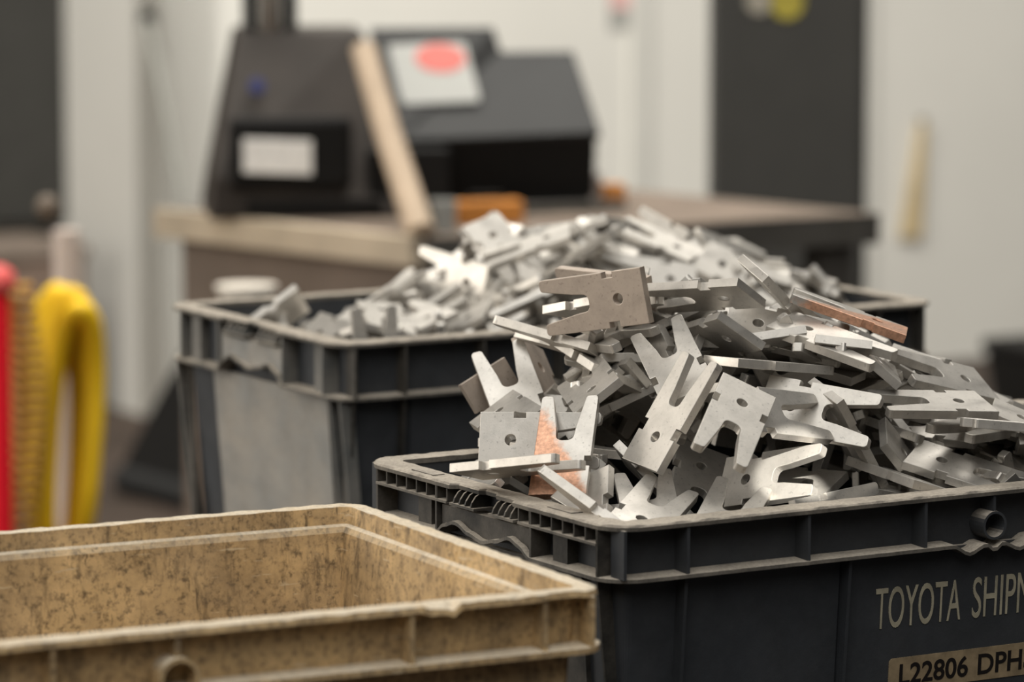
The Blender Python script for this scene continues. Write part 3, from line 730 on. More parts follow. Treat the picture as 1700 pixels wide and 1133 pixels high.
('f','B',(-1754,37657,-5205),(3083,4744,2844,7740),'half-buried steep steel plate, tines up, below and right of the lone propped plate'),
('f','F',(1965,30645,-3742),(9074,-2850,1658,2606),'half-buried tilted steel plate, tines right, just below and left of the copper-streaked bar'),
('f','B',(-1372,36621,-4725),(7233,-2448,1951,6155),'half-buried tilted steel plate, tines back, well below and right of the lone propped plate'),
('f','F',(1731,30729,-3929),(7157,-1546,5932,3346),'half-buried steep steel plate, tines down, just below the long level edge-on plate'),
('f','B',(-1622,37914,-5468),(1263,-778,-2883,-9460),'half-buried tilted steel plate, tines left, below the lone propped plate'),
('f','F',(2263,30627,-4563),(8195,154,-1973,-5378),'half-buried flat steel plate, tines forward, right of the big open fork'),
('f','B',(-980,38055,-4517),(3770,1439,-698,-9123),'half-buried flat steel plate, tines left, left of the plate along the back rim'),
('f','F',(3366,29612,-4697),(4592,3908,3593,-7123),'half-buried steep steel plate, tines down, below the far right holed plate'),
('f','B',(135,37666,-4564),(4639,4145,-5831,-5225),'half-buried steep steel plate, tines forward, below the square holed plate end'),
('f','B',(-1898,37027,-4910),(8421,635,2167,4898),'half-buried flat steel plate, tines back, below and right of the lone propped plate'),
('f','B',(-857,38595,-4665),(5908,5138,-4652,-4129),'half-buried steep steel plate, tines forward, well below and left of the square holed plate end'),
('f','B',(-171,37055,-5451),(1959,-1753,-590,-9630),'half-buried flat steel plate, tines left, well below the square holed plate end'),
('f','F',(3689,29580,-4470),(1936,6738,7012,-1297),'half-buried flat steel plate, tines back, right of the far right holed plate'),
('f','F',(772,30664,-4534),(7604,315,-4124,-5008),'half-buried tilted steel plate, tines forward, above and left of the long slotted plate'),
('f','F',(632,29744,-4161),(6223,-2230,-3586,6591),'half-buried tilted steel plate, tines back, below the upright brown plate'),
('f','B',(-138,37647,-4533),(3010,7443,-5637,-1938),'half-buried tilted steel plate, tines forward, right of the plate along the back rim'),
('f','B',(-1355,36725,-5443),(3903,4821,3216,7154),'half-buried steep steel plate, tines back, well below and right of the lone propped plate'),
('f','B',(-427,39306,-4473),(7704,-1323,-2492,-5718),'half-buried tilted steel plate, tines forward, just left of the square holed plate end'),
('f','F',(2864,30506,-4016),(8394,64,2202,4968),'half-buried flat steel plate, tines back, just above the flat holed plate'),
('f','B',(1914,38097,-4148),(8554,1052,4285,2714),'half-buried tilted steel plate, tines down, just below and right of the holed shoulder plate'),
('f','B',(-1393,36149,-4789),(9408,-605,2471,2241),'half-buried flat steel plate, tines right, well below and right of the lone propped plate'),
('f','F',(2292,30406,-3828),(9597,272,2660,867),'half-buried tilted steel plate, tines right, below and right of the copper-streaked bar'),
('f','B',(-1131,38725,-4653),(8427,220,-1640,5123),'half-buried flat steel plate, tines back, above and left of the plate along the back rim'),
('f','B',(2959,39065,-4667),(3764,-2891,4921,-7298),'half-buried steep steel plate, tines forward, right of the holed shoulder plate'),
('f','B',(-648,38567,-4395),(3432,-3715,8543,-1203),'half-buried tilted steel plate, tines down, above and left of the plate along the back rim'),
('f','B',(-887,38653,-4432),(8917,-1962,2739,3024),'half-buried tilted steel plate, tines right, just above the plate along the back rim'),
('f','B',(2460,38201,-4360),(444,-83,-1218,9915),'half-buried flat steel plate, tines left, just below the holed shoulder plate'),
('f','F',(2602,31197,-4132),(5282,-1236,-2710,7951),'half-buried tilted steel plate, tines back, just below the copper-streaked bar'),
('f','F',(2375,30544,-3987),(4647,-3240,1239,-8147),'half-buried tilted steel plate, tines forward, just below and left of the copper-streaked bar'),
('f','F',(1183,30662,-3814),(4071,-2272,931,-8798),'half-buried flat steel plate, tines forward, right of the upright brown plate'),
('f','F',(1049,29162,-4152),(7501,-2289,-3845,4869),'half-buried tilted steel plate, tines back, just below and right of the open V fork'),
('f','B',(1941,40891,-4304),(8015,479,137,-5960),'half-buried flat steel plate, tines forward, just above the holed shoulder plate'),
('f','F',(311,28964,-4817),(7744,3658,104,-5161),'half-buried tilted steel plate, tines forward, below the copper-tinted plate'),
('f','B',(485,37337,-4497),(3982,-2679,7515,-4527),'half-buried steep steel plate, tines forward, below and right of the square holed plate end'),
('f','B',(-1686,37603,-5038),(4691,-875,-392,8779),'half-buried flat steel plate, tines back, well left of the plate along the back rim'),
('f','B',(-113,39738,-4149),(9819,-1786,-596,229),'half-buried flat steel plate, tines right, right of the square holed plate end'),
('f','B',(-2083,37614,-4938),(7654,-1254,734,6269),'half-buried flat steel plate, tines back, well below and left of the square holed plate end'),
('f','B',(2543,38950,-4422),(4596,-447,1498,8743),'sliver of a flat steel plate, tines back, just right of the holed shoulder plate'),
('f','F',(577,29076,-4576),(1425,4173,-838,-8936),'sliver of a tilted steel plate, tines down, below the copper-tinted plate'),
('f','B',(-1236,37345,-5241),(7382,-142,671,-6711),'sliver of a flat steel plate, tines forward, well below and left of the top tine'),
('f','B',(338,37084,-4441),(328,1295,2729,-9527),'sliver of a tilted steel plate, tines left, right of the plate along the back rim'),
('f','B',(-1557,37328,-4625),(7523,2108,-697,-6202),'sliver of a flat steel plate, tines forward, right of the lone propped plate'),
('f','F',(3931,30104,-4887),(3879,-2050,2054,-8748),'sliver of a tilted steel plate, tines left, right of the far right holed plate'),
('f','F',(2841,31904,-5369),(6294,-5020,-1784,-5657),'sliver of a steep steel plate, tines up, left of the far right holed plate'),
('f','F',(3590,30943,-5034),(5944,-670,-2951,-7451),'sliver of a tilted steel plate, tines forward, just right of the far right holed plate'),
('f','B',(642,37146,-4229),(6859,2172,5447,-4309),'sliver of a steep steel plate, tines down, well below and left of the top tine'),
('f','F',(1292,28972,-4048),(8852,-1611,531,4331),'sliver of a flat steel plate, tines right, just above the plate with tines down'),
('f','F',(3520,29709,-4698),(9487,1439,1082,2598),'sliver of a flat steel plate, tines right, well right of the far right holed plate'),
('f','B',(-370,38892,-4297),(2187,1457,1011,-9595),'sliver of a flat steel plate, tines left, well right of the lone propped plate'),
('f','F',(2486,30173,-4301),(8719,1673,2368,3946),'sliver of a tilted steel plate, tines back, left of the flat holed plate'),
('f','B',(889,39728,-3976),(5413,200,288,-8401),'sliver of a flat steel plate, tines forward, left of the top tine'),
('f','F',(2532,30506,-4682),(2684,-5312,-3902,-7025),'sliver of a steep steel plate, tines up, above and right of the big open fork'),
('f','B',(-392,37428,-4468),(9473,-193,602,3142),'sliver of a flat steel plate, tines right, below the square holed plate end'),
('f','F',(778,30288,-3683),(1152,-5274,376,8410),'sliver of a steep steel plate, tines down, below the upright brown plate'),
('f','B',(2127,38599,-4617),(6042,-4256,2860,-6100),'sliver of a steep steel plate, tines forward, well below and right of the top tine'),
('f','B',(-454,38172,-4713),(6375,4782,-5739,-1883),'sliver of a steep steel plate, tines forward, well left of the top tine'),
('f','F',(1087,30316,-4536),(4153,-621,-3856,8216),'sliver of a tilted steel plate, tines left, left of the long slotted plate'),
('f','B',(1160,38423,-4586),(1344,2908,-1543,9346),'sliver of a tilted steel plate, tines left, below and left of the top tine'),
('f','B',(224,38587,-4183),(9273,2367,1145,2664),'sliver of a flat steel plate, tines right, right of the square holed plate end'),
('f','F',(1355,30694,-4607),(8563,-1115,-3155,3933),'sliver of a tilted steel plate, tines up, just above the plate with tines down'),
('f','F',(3729,30551,-4442),(5605,271,2110,8004),'sliver of a flat steel plate, tines back, right of the flat holed plate'),
('f','B',(2840,39266,-4627),(5100,-1590,-2750,7993),'sliver of a tilted steel plate, tines back, right of the holed shoulder plate'),
('f','F',(1472,29691,-3827),(7648,-198,225,6436),'sliver of a flat steel plate, tines back, right of the open V fork'),
('f','B',(-1559,38515,-4804),(8690,2714,-2424,-3354),'sliver of a tilted steel plate, tines right, left of the plate along the back rim'),
('f','B',(-1461,37737,-4775),(5578,1291,2984,7636),'sliver of a tilted steel plate, tines back, right of the lone propped plate'),
('f','F',(1215,30600,-3582),(6659,-143,-1144,-7371),'sliver of a flat steel plate, tines forward, above the open V fork'),
('f','F',(3087,31020,-4265),(9654,1228,2066,-1017),'sliver of a flat steel plate, tines right, right of the flat holed plate'),
('f','F',(2274,31660,-4280),(848,4566,-4260,-7764),'sliver of a steep steel plate, tines down, just left of the big open fork'),
('f','B',(-1164,37109,-4730),(2448,2586,525,-9330),'sliver of a flat steel plate, tines left, below and right of the lone propped plate'),
('f','F',(1465,30298,-4372),(7269,-1469,-4835,4651),'sliver of a steep steel plate, tines up, left of the long level edge-on plate'),
('f','F',(2862,30539,-4212),(323,2258,-2138,-9499),'sliver of a tilted steel plate, tines left, right of the big open fork'),
('f','B',(748,38123,-4271),(49,5094,-8590,-509),'sliver of a flat steel plate, tines forward, right of the square holed plate end'),
('f','F',(2036,30333,-4143),(4346,-2302,1213,-8622),'sliver of a flat steel plate, tines forward, just right of the long level edge-on plate'),
('f','F',(2808,31581,-4580),(306,936,-4060,-9086),'sliver of a tilted steel plate, tines left, above and right of the sunlit fork'),
('f','B',(-199,38938,-4040),(6394,-1451,-1947,7295),'sliver of a flat steel plate, tines back, well above the plate along the back rim'),
('f','B',(881,39234,-4204),(3421,-765,-1769,-9197),'sliver of a flat steel plate, tines left, right of the square holed plate end'),
('f','F',(2658,30564,-4190),(297,9759,44,-2159),'sliver of a flat steel plate, tines right, just right of the flat holed plate'),
('f','F',(1299,31288,-3812),(6121,1446,-3777,-6796),'sliver of a tilted steel plate, tines forward, above the open V fork'),
('f','F',(2556,30898,-4226),(3448,425,5642,-7489),'sliver of a steep steel plate, tines left, well above and right of the sunlit fork'),
('f','F',(672,29699,-4108),(6149,-1635,64,7714),'sliver of a flat steel plate, tines back, above and right of the copper-tinted plate'),
('f','F',(2578,31761,-4143),(8705,-1073,443,-4782),'sliver of a flat steel plate, tines forward, below and right of the copper-streaked bar'),
('f','B',(1608,39212,-4094),(7322,-561,4567,5022),'sliver of a tilted steel plate, tines down, below and right of the top tine'),
('f','F',(3507,30822,-4640),(5438,-1125,247,-8313),'sliver of a flat steel plate, tines forward, below and right of the flat holed plate'),
('f','B',(-733,38297,-4737),(7953,-2034,-4211,3859),'sliver of a tilted steel plate, tines up, just above the plate along the back rim'),
('f','B',(-209,38422,-4407),(9261,1582,-669,-3360),'sliver of a flat steel plate, tines right, well left of the top tine'),
('f','F',(1227,30892,-4416),(7286,-2048,-4443,-4795),'sliver of a tilted steel plate, tines up, just right of the open V fork'),
('f','F',(1518,29842,-4142),(9563,1092,542,2657),'sliver of a flat steel plate, tines right, above and left of the big open fork'),
('f','F',(935,30453,-3412),(568,-6482,-2,7594),'sliver of a steep steel plate, tines down, below and right of the upright brown plate'),
('f','B',(2890,39578,-4704),(3523,-3541,4438,-7440),'sliver of a steep steel plate, tines forward, right of the holed shoulder plate'),
('f','B',(-20,38382,-4738),(7005,-63,-4084,-5852),'sliver of a tilted steel plate, tines forward, below the square holed plate end'),
('f','F',(3545,30163,-4710),(2456,1380,441,9585),'sliver of a flat steel plate, tines left, just above the far right holed plate'),
('f','F',(3442,29827,-4485),(5513,2198,760,8012),'sliver of a flat steel plate, tines back, above the far right holed plate'),
('f','B',(23,38578,-4051),(3106,-2787,88,9087),'sliver of a tilted steel plate, tines left, well left of the top tine'),
('f','B',(2644,38421,-4517),(3591,1010,3002,-8779),'sliver of a tilted steel plate, tines left, below and right of the holed shoulder plate'),
('f','F',(2015,31181,-3860),(952,-2256,4511,8583),'sliver of a steep steel plate, tines left, right of the open V fork'),
('f','B',(261,36777,-4836),(2792,-2729,-2374,8895),'sliver of a tilted steel plate, tines left, well below the square holed plate end'),
('f','F',(1888,30073,-4008),(8772,-3928,1245,2464),'sliver of a tilted steel plate, tines right, right of the long level edge-on plate'),
('f','F',(2868,31085,-4795),(1657,1717,3505,9057),'sliver of a tilted steel plate, tines left, below and right of the big open fork'),
('f','B',(1012,39203,-4421),(1661,-2590,-753,-9485),'sliver of a tilted steel plate, tines left, left of the top tine'),
('f','B',(-1840,38199,-5544),(5740,-3176,-1508,-7395),'sliver of a tilted steel plate, tines up, below and right of the lone propped plate'),
('f','F',(2526,31720,-4400),(4364,550,4374,-7844),'sliver of a tilted steel plate, tines down, above and right of the sunlit fork'),
('f','F',(1363,30243,-4075),(6738,-6040,-3314,2669),'sliver of a steep steel plate, tines right, just left of the long level edge-on plate'),
('f','B',(-596,37764,-4486),(5432,6228,-20,-5630),'sliver of a steep steel plate, tines down, well right of the lone propped plate'),
('f','F',(1545,30841,-4431),(2705,-1254,-4495,-8421),'sliver of a tilted steel plate, tines left, just below the open V fork'),
('f','B',(1772,40336,-4321),(789,5251,-8352,1433),'sliver of a flat steel plate, tines forward, just right of the top tine'),
('f','F',(1757,30877,-4439),(1844,968,5442,8127),'sliver of a steep steel plate, tines left, just right of the long slotted plate'),
('f','B',(-76,38703,-4307),(9290,-2344,1064,2658),'sliver of a flat steel plate, tines right, well left of the holed shoulder plate'),
('f','B',(-1454,38576,-4762),(8487,1818,-1746,-4649),'sliver of a flat steel plate, tines forward, left of the plate along the back rim'),
('f','F',(2876,31181,-4306),(9428,-1355,962,2890),'sliver of a flat steel plate, tines right, above the far right holed plate'),
('f','B',(20,37283,-4362),(4195,-3784,-1283,8151),'sliver of a tilted steel plate, tines back, right of the plate along the back rim'),
('f','B',(783,37188,-4678),(1198,568,7218,-6793),'sliver of a steep steel plate, tines left, well below and left of the top tine'),
('f','B',(-814,36621,-5223),(6178,3388,-1221,6990),'sliver of a tilted steel plate, tines up, well right of the lone propped plate'),
('f','B',(2703,38587,-4560),(4262,-3303,657,8396),'sliver of a tilted steel plate, tines down, below and right of the holed shoulder plate'),
('f','B',(1466,39191,-4109),(80,3569,9304,834),'sliver of a flat steel plate, tines left, just left of the top tine'),
('f','F',(2287,31342,-4101),(5197,-1627,-2060,-8130),'sliver of a flat steel plate, tines forward, left of the copper-streaked bar'),
('f','B',(1510,37793,-4352),(9726,1724,1321,830),'sliver of a flat steel plate, tines right, well below and right of the top tine'),
('f','B',(1710,39322,-4159),(3157,8712,3570,-1177),'sliver of a tilted steel plate, tines right, right of the top tine'),
('f','F',(3645,30603,-4647),(1107,-1182,3972,-9033),'sliver of a tilted steel plate, tines left, just above the far right holed plate'),
('f','F',(1092,30102,-3870),(7055,-3837,-1313,5812),'sliver of a tilted steel plate, tines back, above the long slotted plate'),
('f','F',(1827,30351,-3780),(7342,138,16,-6788),'sliver of a flat steel plate, tines forward, just above the long level edge-on plate'),
('f','B',(2891,38235,-4927),(1311,2966,-2310,9173),'sliver of a tilted steel plate, tines left, well below and right of the top tine'),
('f','B',(-738,37436,-5246),(2801,-2613,-3178,-8673),'sliver of a tilted steel plate, tines up, well below and left of the top tine'),
('f','F',(1893,30583,-3728),(8192,-873,5368,1820),'sliver of a steep steel plate, tines down, just right of the long level edge-on plate'),
('f','F',(1725,31092,-4699),(7441,1666,-6336,1313),'sliver of a steep steel plate, tines up, above and left of the big open fork'),
('f','F',(1070,30995,-3684),(2485,-8843,3936,373),'sliver of a flat steel plate, tines right, above and right of the open V fork'),
('f','B',(-51,37237,-4543),(1687,3421,4751,-7929),'sliver of a steep steel plate, tines down, well below the square holed plate end'),
]
for var, cr, loc, q, label in PLATES:
    o = bpy.data.objects.new('fork_plate', PMS[var]); C.objects.link(o)
    o.location = (loc[0]/1e4, loc[1]/1e4, CAMZ+loc[2]/1e4)
    o.rotation_mode = 'QUATERNION'; o.rotation_quaternion = Quaternion([c/1e4 for c in q]).normalized()
    tag(o, label, 'plate', GROUP_F if cr == 'F' else GROUP_B)
# the plates buried underneath, beyond counting
BURIED = [
('B',(-550,37414,-4691),(2054,-1866,-4714,8371)),
('B',(432,37423,-4594),(4871,-450,-3910,7797)),
('B',(-654,38644,-4495),(9333,-1000,-2597,2271)),
('B',(3203,38487,-4888),(890,-1377,2268,-9600)),
('F',(83,30615,-4613),(6484,-390,-189,-7601)),
('B',(2494,39392,-4840),(7781,1173,-2442,-5668)),
('B',(-1027,38274,-4576),(1763,2704,-1917,-9268)),
('B',(0,37852,-4408),(9196,2629,-309,-2904)),
('B',(408,37712,-4436),(4996,2683,-2489,-7852)),
('F',(814,30541,-3894),(9778,131,-974,-1853)),
('B',(-476,37451,-4808),(8074,1837,3675,-4235)),
('B',(1071,37291,-4566),(848,-1242,5343,-8318)),
('F',(818,27894,-5634),(7807,341,-6201,703)),
('F',(360,28829,-5378),(5302,5250,-6265,-2254)),
('F',(3248,29671,-4752),(8390,3032,4163,-1758)),
('F',(3343,30368,-4969),(2783,-3226,608,-9026)),
('B',(-60,36521,-5386),(5307,5859,180,6122)),
('B',(-449,38373,-4812),(2728,2515,4285,8239)),
('B',(357,38750,-4077),(7375,-4545,4722,1630)),
('B',(-425,38240,-4433),(6176,1709,146,-7676)),
('F',(3736,30326,-4957),(1647,1891,-4069,8784)),
('B',(215,39038,-4606),(8608,-1508,-1932,-4460)),
('B',(-1729,38267,-5719),(6271,-953,-3084,-7089)),
('B',(826,38462,-3869),(2866,-6086,1439,7258)),
('B',(-188,37365,-4838),(187,-786,2048,9755)),
('F',(1486,30497,-3792),(9173,-224,1770,3560)),
('F',(3452,31187,-4521),(6139,1124,-1563,-7655)),
('F',(1122,30642,-3580),(630,4968,-1464,-8531)),
('B',(754,37184,-4540),(275,-622,-894,9937)),
('B',(-1746,38130,-5096),(8536,4448,-2364,1328)),
('B',(2268,37924,-4368),(7875,1149,4628,3906)),
('B',(572,38437,-4458),(3849,-2410,5639,-6898)),
('B',(-1119,37589,-4622),(6298,3113,-344,-7108)),
('B',(2639,39301,-4465),(2118,-36,1559,9648)),
('F',(1692,30858,-4535),(5032,-278,-5119,-6957)),
('F',(2624,30709,-4455),(4657,-3788,526,-7980)),
('B',(-741,37034,-5380),(8877,1596,-4053,1490)),
('B',(-35,37591,-4797),(6973,689,-3229,6362)),
('B',(-1954,38676,-4945),(755,-8669,4811,-1061)),
('F',(2910,30940,-4432),(6289,-396,-393,-7755)),
('F',(3439,30277,-4510),(8988,-3573,1553,-2010)),
('F',(1729,30411,-3811),(1253,-3211,3290,8792)),
('F',(2771,31721,-4907),(2691,-1515,-3142,-8977)),
('F',(1912,30696,-4392),(8433,-4408,1165,-2846)),
('B',(2795,39199,-4834),(6744,-854,-243,-7330)),
('B',(-801,36938,-4666),(459,-2865,-2424,9258)),
('F',(3852,29484,-4771),(1270,-7588,-6267,1237)),
('F',(2219,31618,-4495),(427,-3920,-9095,1315)),
('F',(2557,31407,-4504),(4947,-1846,-1531,-8353)),
('F',(3624,30569,-4632),(9067,537,1843,3755)),
('F',(4511,31015,-4915),(8706,-890,1549,-4585)),
('F',(3375,30350,-4433),(9121,-572,2003,-3531)),
('F',(1360,31149,-4319),(2162,1003,-3611,-9016)),
('F',(2790,31132,-4427),(9713,-1720,1252,-1068)),
('F',(4350,30007,-4859),(5320,1603,798,8276)),
('F',(3799,31257,-4783),(846,-6811,-7124,1462)),
('F',(4798,31163,-4936),(4141,496,1482,8967)),
('F',(3404,31375,-4668),(6436,-386,1859,7414)),
('F',(2698,31549,-4481),(315,-930,-1373,-9856)),
('F',(4833,30168,-4879),(1256,1341,-270,9826)),
('F',(5095,30831,-4899),(877,68,-9898,1123)),
('F',(4380,29956,-4585),(6616,-12,-63,-7498)),
('F',(2819,31981,-4701),(2708,-8790,-3924,96)),
('F',(3598,29304,-4553),(673,-9731,2141,-518)),
('F',(4343,30706,-4624),(4643,314,2015,8619)),
('F',(2607,31657,-4607),(1578,9869,-112,-303)),
('F',(2845,31976,-4639),(7646,-1551,-584,-6229)),
('F',(2124,31899,-4432),(9487,-2299,317,-2146)),
('B',(2692,38656,-4746),(6852,559,1974,6989)),
('B',(723,39720,-4389),(5014,-134,-1321,-8549)),
('B',(2846,39192,-4822),(2547,1189,1372,9498)),
('B',(1696,38683,-4471),(7233,-401,1890,-6629)),
('B',(-833,37586,-4853),(6654,1683,23,-7272)),
('B',(1491,39196,-4435),(8313,-203,1775,5263)),
('B',(445,37707,-4480),(8960,1593,-385,4127)),
('B',(2493,39205,-4639),(1835,-911,153,-9787)),
('B',(1722,40084,-4674),(5013,930,-406,8593)),
('B',(-1380,37318,-4982),(9854,1123,-1253,239)),
('B',(-265,38494,-4323),(6499,-2275,-1606,7072)),
('B',(1139,37657,-4436),(8918,1666,876,4114)),
('B',(1632,40454,-4522),(782,2619,-9596,-666)),
('B',(897,39294,-4308),(934,9704,2162,-541)),
('B',(-1328,37969,-4888),(7450,-801,-2199,6246)),
('B',(-1439,37616,-4884),(5956,2692,-1952,-7312)),
('B',(1285,39467,-4297),(1196,538,1015,9861)),
('B',(195,40205,-4459),(5785,-1168,-914,-8021)),
('B',(2000,38958,-4470),(1613,-1680,-9724,147)),
('B',(1831,39944,-4530),(1732,-1131,-3697,-9058)),
('B',(-1694,37885,-4817),(2389,-6300,7348,-782)),
('B',(1496,40163,-4396),(751,-666,-9862,-1315)),
('B',(1134,40566,-4346),(310,-9859,1322,979)),
('F',(2798,31115,-4325),(3502,-1632,-1741,-9058)),
('F',(1569,32005,-4382),(1375,7456,-6520,66)),
('F',(1560,31270,-4126),(1032,9913,-47,-822)),
('F',(856,30893,-4166),(9641,-1660,-1127,-1739)),
('F',(3539,32013,-4492),(2786,-1646,768,-9431)),
('F',(2337,31810,-4317),(549,-2151,-9653,1373)),
('F',(3194,32119,-4429),(9711,99,1897,-1444)),
('B',(424,39152,-4124),(2719,-37,477,9611)),
('B',(942,37116,-4461),(1,8226,-5686,2)),
('B',(496,39766,-4157),(4261,-1037,1646,8835)),
('F',(1684,30883,-3937),(2573,-416,3376,9045)),
('F',(4248,30078,-4520),(4114,-1373,528,-8995)),
('F',(1611,30246,-3639),(9042,317,2213,3640)),
('F',(627,31091,-4071),(9237,-342,-1679,-3426)),
('F',(1521,30996,-3721),(315,9121,2999,-2776)),
('F',(3344,32195,-4647),(879,-2791,2690,-9176)),
('F',(3485,29933,-4331),(9270,116,1839,3268)),
('F',(2895,31224,-4215),(4445,-554,54,8941)),
('B',(2528,38485,-4675),(538,1686,-3066,9352)),
('B',(1344,39874,-4161),(823,-1314,-3102,9379)),
('B',(567,36872,-4198),(7875,80,336,6153)),
('B',(678,38804,-4040),(8301,4145,-682,-3668)),
('B',(1703,38378,-4219),(5611,1025,711,8183)),
('B',(-637,38953,-4568),(7283,-1514,-2709,6110)),
('B',(2991,38317,-4669),(6768,389,1153,7260)),
('B',(2475,39931,-4667),(1322,-2349,-2952,-9166)),
('B',(2204,40537,-4791),(5496,-661,-1263,-8231)),
('B',(1638,37690,-4628),(2489,-457,123,-9674)),
('F',(3292,31635,-5228),(8811,-4673,-656,-310)),
('F',(3918,30279,-5048),(3673,2773,3251,8261)),
('F',(3576,31570,-4891),(9851,-601,-360,1569)),
('F',(2779,30927,-4567),(8926,295,4070,1916)),
('F',(3835,30121,-5257),(8625,4869,-479,1298)),
('F',(3893,31812,-5403),(4072,-5444,242,-7330)),
('F',(812,30688,-4452),(9172,382,-3889,774)),
('F',(3947,31265,-4861),(7610,-2652,-1619,5695)),
('F',(4319,30181,-4860),(8687,994,485,4828)),
('F',(2428,30805,-4192),(166,1517,-1545,-9761)),
('F',(3791,31508,-4702),(6158,2034,5039,5705)),
('F',(2951,31070,-4741),(538,4377,3025,8450)),
('F',(1035,30548,-4089),(9412,-2121,-1695,2011)),
('F',(3912,29491,-4967),(104,2357,5120,-8259)),
('F',(2567,31703,-4651),(9641,26,526,-2604)),
('F',(3992,31375,-4910),(9811,-760,345,-1746)),
('F',(3227,32322,-4401),(8510,-611,4672,-2321)),
('F',(2534,31531,-4656),(1054,-417,-6698,-7338)),
('F',(4112,30420,-4832),(3336,1641,3514,-8592)),
('F',(2006,30467,-4202),(9578,1861,1941,1012)),
('F',(4191,31804,-5249),(4171,2286,-1967,8574)),
('F',(4413,31917,-4861),(7034,4307,-94,-5654)),
('F',(4966,30917,-4996),(1438,-1851,1368,-9625)),
('F',(3512,31785,-5062),(7817,1653,-2859,-5291)),
('F',(4826,30353,-5059),(4703,-1514,-2516,8322)),
('F',(4299,31396,-4940),(1045,-1404,-4705,8649)),
('F',(574,30381,-4451),(6647,-3352,-6677,-38)),
('F',(3327,31485,-5182),(2140,2248,984,9455)),
('F',(1920,30835,-4360),(2089,-1713,-2284,-9353)),
('F',(5056,30259,-5379),(1279,3744,3223,8600)),
('F',(4876,30265,-4726),(1683,1892,3149,-9147)),
('F',(1410,31180,-4529),(9574,-163,-2806,665)),
('F',(2477,30719,-4231),(3699,-2471,-924,-8909)),
('F',(4148,30743,-4799),(1680,-990,447,-9798)),
('F',(4767,30019,-4679),(2968,-5447,-3008,7244)),
('F',(2014,29936,-4144),(5703,4096,5542,4471)),
('F',(3827,30397,-5045),(8633,-2504,1841,-3977)),
('F',(4247,30486,-5406),(649,5019,-1142,8549)),
('F',(2439,30421,-4226),(1891,-308,-4305,-8820)),
('F',(4019,32334,-4889),(4027,-4057,4463,6885)),
('F',(3905,32220,-5083),(556,3725,-3289,-8660)),
('F',(4093,30879,-5413),(8160,-4260,-852,-3812)),
('F',(3170,31475,-4392),(9082,-499,3114,2751)),
('F',(3944,30814,-4684),(9822,-1615,612,-731)),
('F',(2396,30859,-4174),(8512,4153,2479,2036)),
('F',(4065,30383,-5040),(9812,-1333,1033,-934)),
('F',(1349,31214,-4524),(4547,-7757,3058,-3131)),
('F',(1463,31123,-3853),(7912,-3446,2329,-4483)),
('F',(4477,30268,-4773),(4438,1530,1617,8680)),
('F',(4142,31915,-4910),(6941,1438,6036,3651)),
('F',(3572,32143,-5141),(6392,-1206,869,-7546)),
('F',(3840,30523,-4781),(6826,6347,3599,-414)),
('F',(2604,31922,-4731),(7532,-3981,-674,-5193)),
('F',(4125,32102,-5120),(741,-36,-492,9960)),
('F',(2137,30916,-3915),(8081,-1973,3331,4440)),
('F',(3622,31800,-5346),(8649,311,-3179,-3872)),
('F',(4110,31842,-4901),(1153,249,3026,9458)),
('F',(1294,30321,-3906),(9120,-2866,1529,2506)),
('F',(4532,30309,-5241),(3952,-928,1110,-9071)),
('F',(4123,30689,-4689),(2873,4714,350,-8331)),
('F',(4605,30397,-4740),(3584,184,54,9334)),
('F',(2820,30252,-4821),(9786,-1797,-219,-979)),
('F',(889,28375,-5102),(5096,3689,-1497,-7628)),
('F',(2136,30981,-4063),(7963,-3672,4638,1263)),
('F',(4015,29659,-4640),(5107,2747,8075,1081)),
('F',(3514,31863,-4941),(9688,-428,-316,-2422)),
('F',(4863,31133,-5356),(3912,2921,1953,8506)),
('F',(4049,30569,-5014),(8913,-2439,-1073,-3670)),
('F',(3096,30466,-4315),(7156,4411,3877,3781)),
('F',(3541,31257,-4760),(2881,-108,4269,8571)),
('F',(2263,30550,-4030),(4671,-1792,-45,8659)),
('F',(4636,29964,-4992),(6934,1913,3527,5985)),
('F',(1880,30708,-4184),(6232,874,-472,-7757)),
('F',(3685,31021,-5149),(7156,3291,178,6158)),
('F',(1439,31244,-4664),(7392,-3634,-4135,-3880)),
('F',(1390,30824,-4087),(8176,-1990,3087,-4434)),
('F',(4172,32170,-5085),(4321,3542,-913,-8243)),
('F',(4896,30359,-5130),(3426,404,-800,9352)),
('F',(4399,31019,-4733),(5209,1222,3554,7665)),
('F',(3408,31408,-4845),(4774,-875,1751,8566)),
('F',(3232,31239,-5054),(4977,2274,3176,7744)),
('F',(3722,30672,-4550),(7338,-745,3319,5880)),
('F',(3913,31717,-4797),(6842,-1786,3848,5932)),
('F',(3065,30688,-4322),(9351,1287,3183,882)),
('F',(3091,30457,-5000),(9169,-1889,-965,-3381)),
('F',(2782,31806,-4581),(7269,3079,-1085,-6042)),
('F',(1556,31171,-4511),(9168,-2278,-2870,1589)),
('F',(3765,30877,-4795),(7398,-3205,1541,5711)),
('F',(2906,31625,-4212),(5127,1291,6197,-5801)),
('F',(3583,32277,-4897),(7009,778,-2664,-6571)),
('F',(3755,29989,-5128),(8682,3183,-2724,2660)),
('F',(1600,31635,-4197),(8239,4120,-770,-3814)),
('F',(2344,30525,-4325),(3244,-430,1269,9364)),
('F',(3935,30170,-4513),(5125,196,393,8576)),
('F',(4121,30498,-5364),(7172,-2808,-628,-6347)),
('F',(3475,31787,-4965),(8723,2199,3311,2849)),
('F',(3897,31264,-4951),(9441,470,-464,-3230)),
('F',(3858,32102,-5105),(4613,-2146,2332,-8287)),
('F',(2058,30884,-3995),(8898,-1092,3916,2071)),
('F',(3423,31540,-4630),(458,511,-3741,-9248)),
('F',(2869,31182,-4501),(673,-1737,272,-9821)),
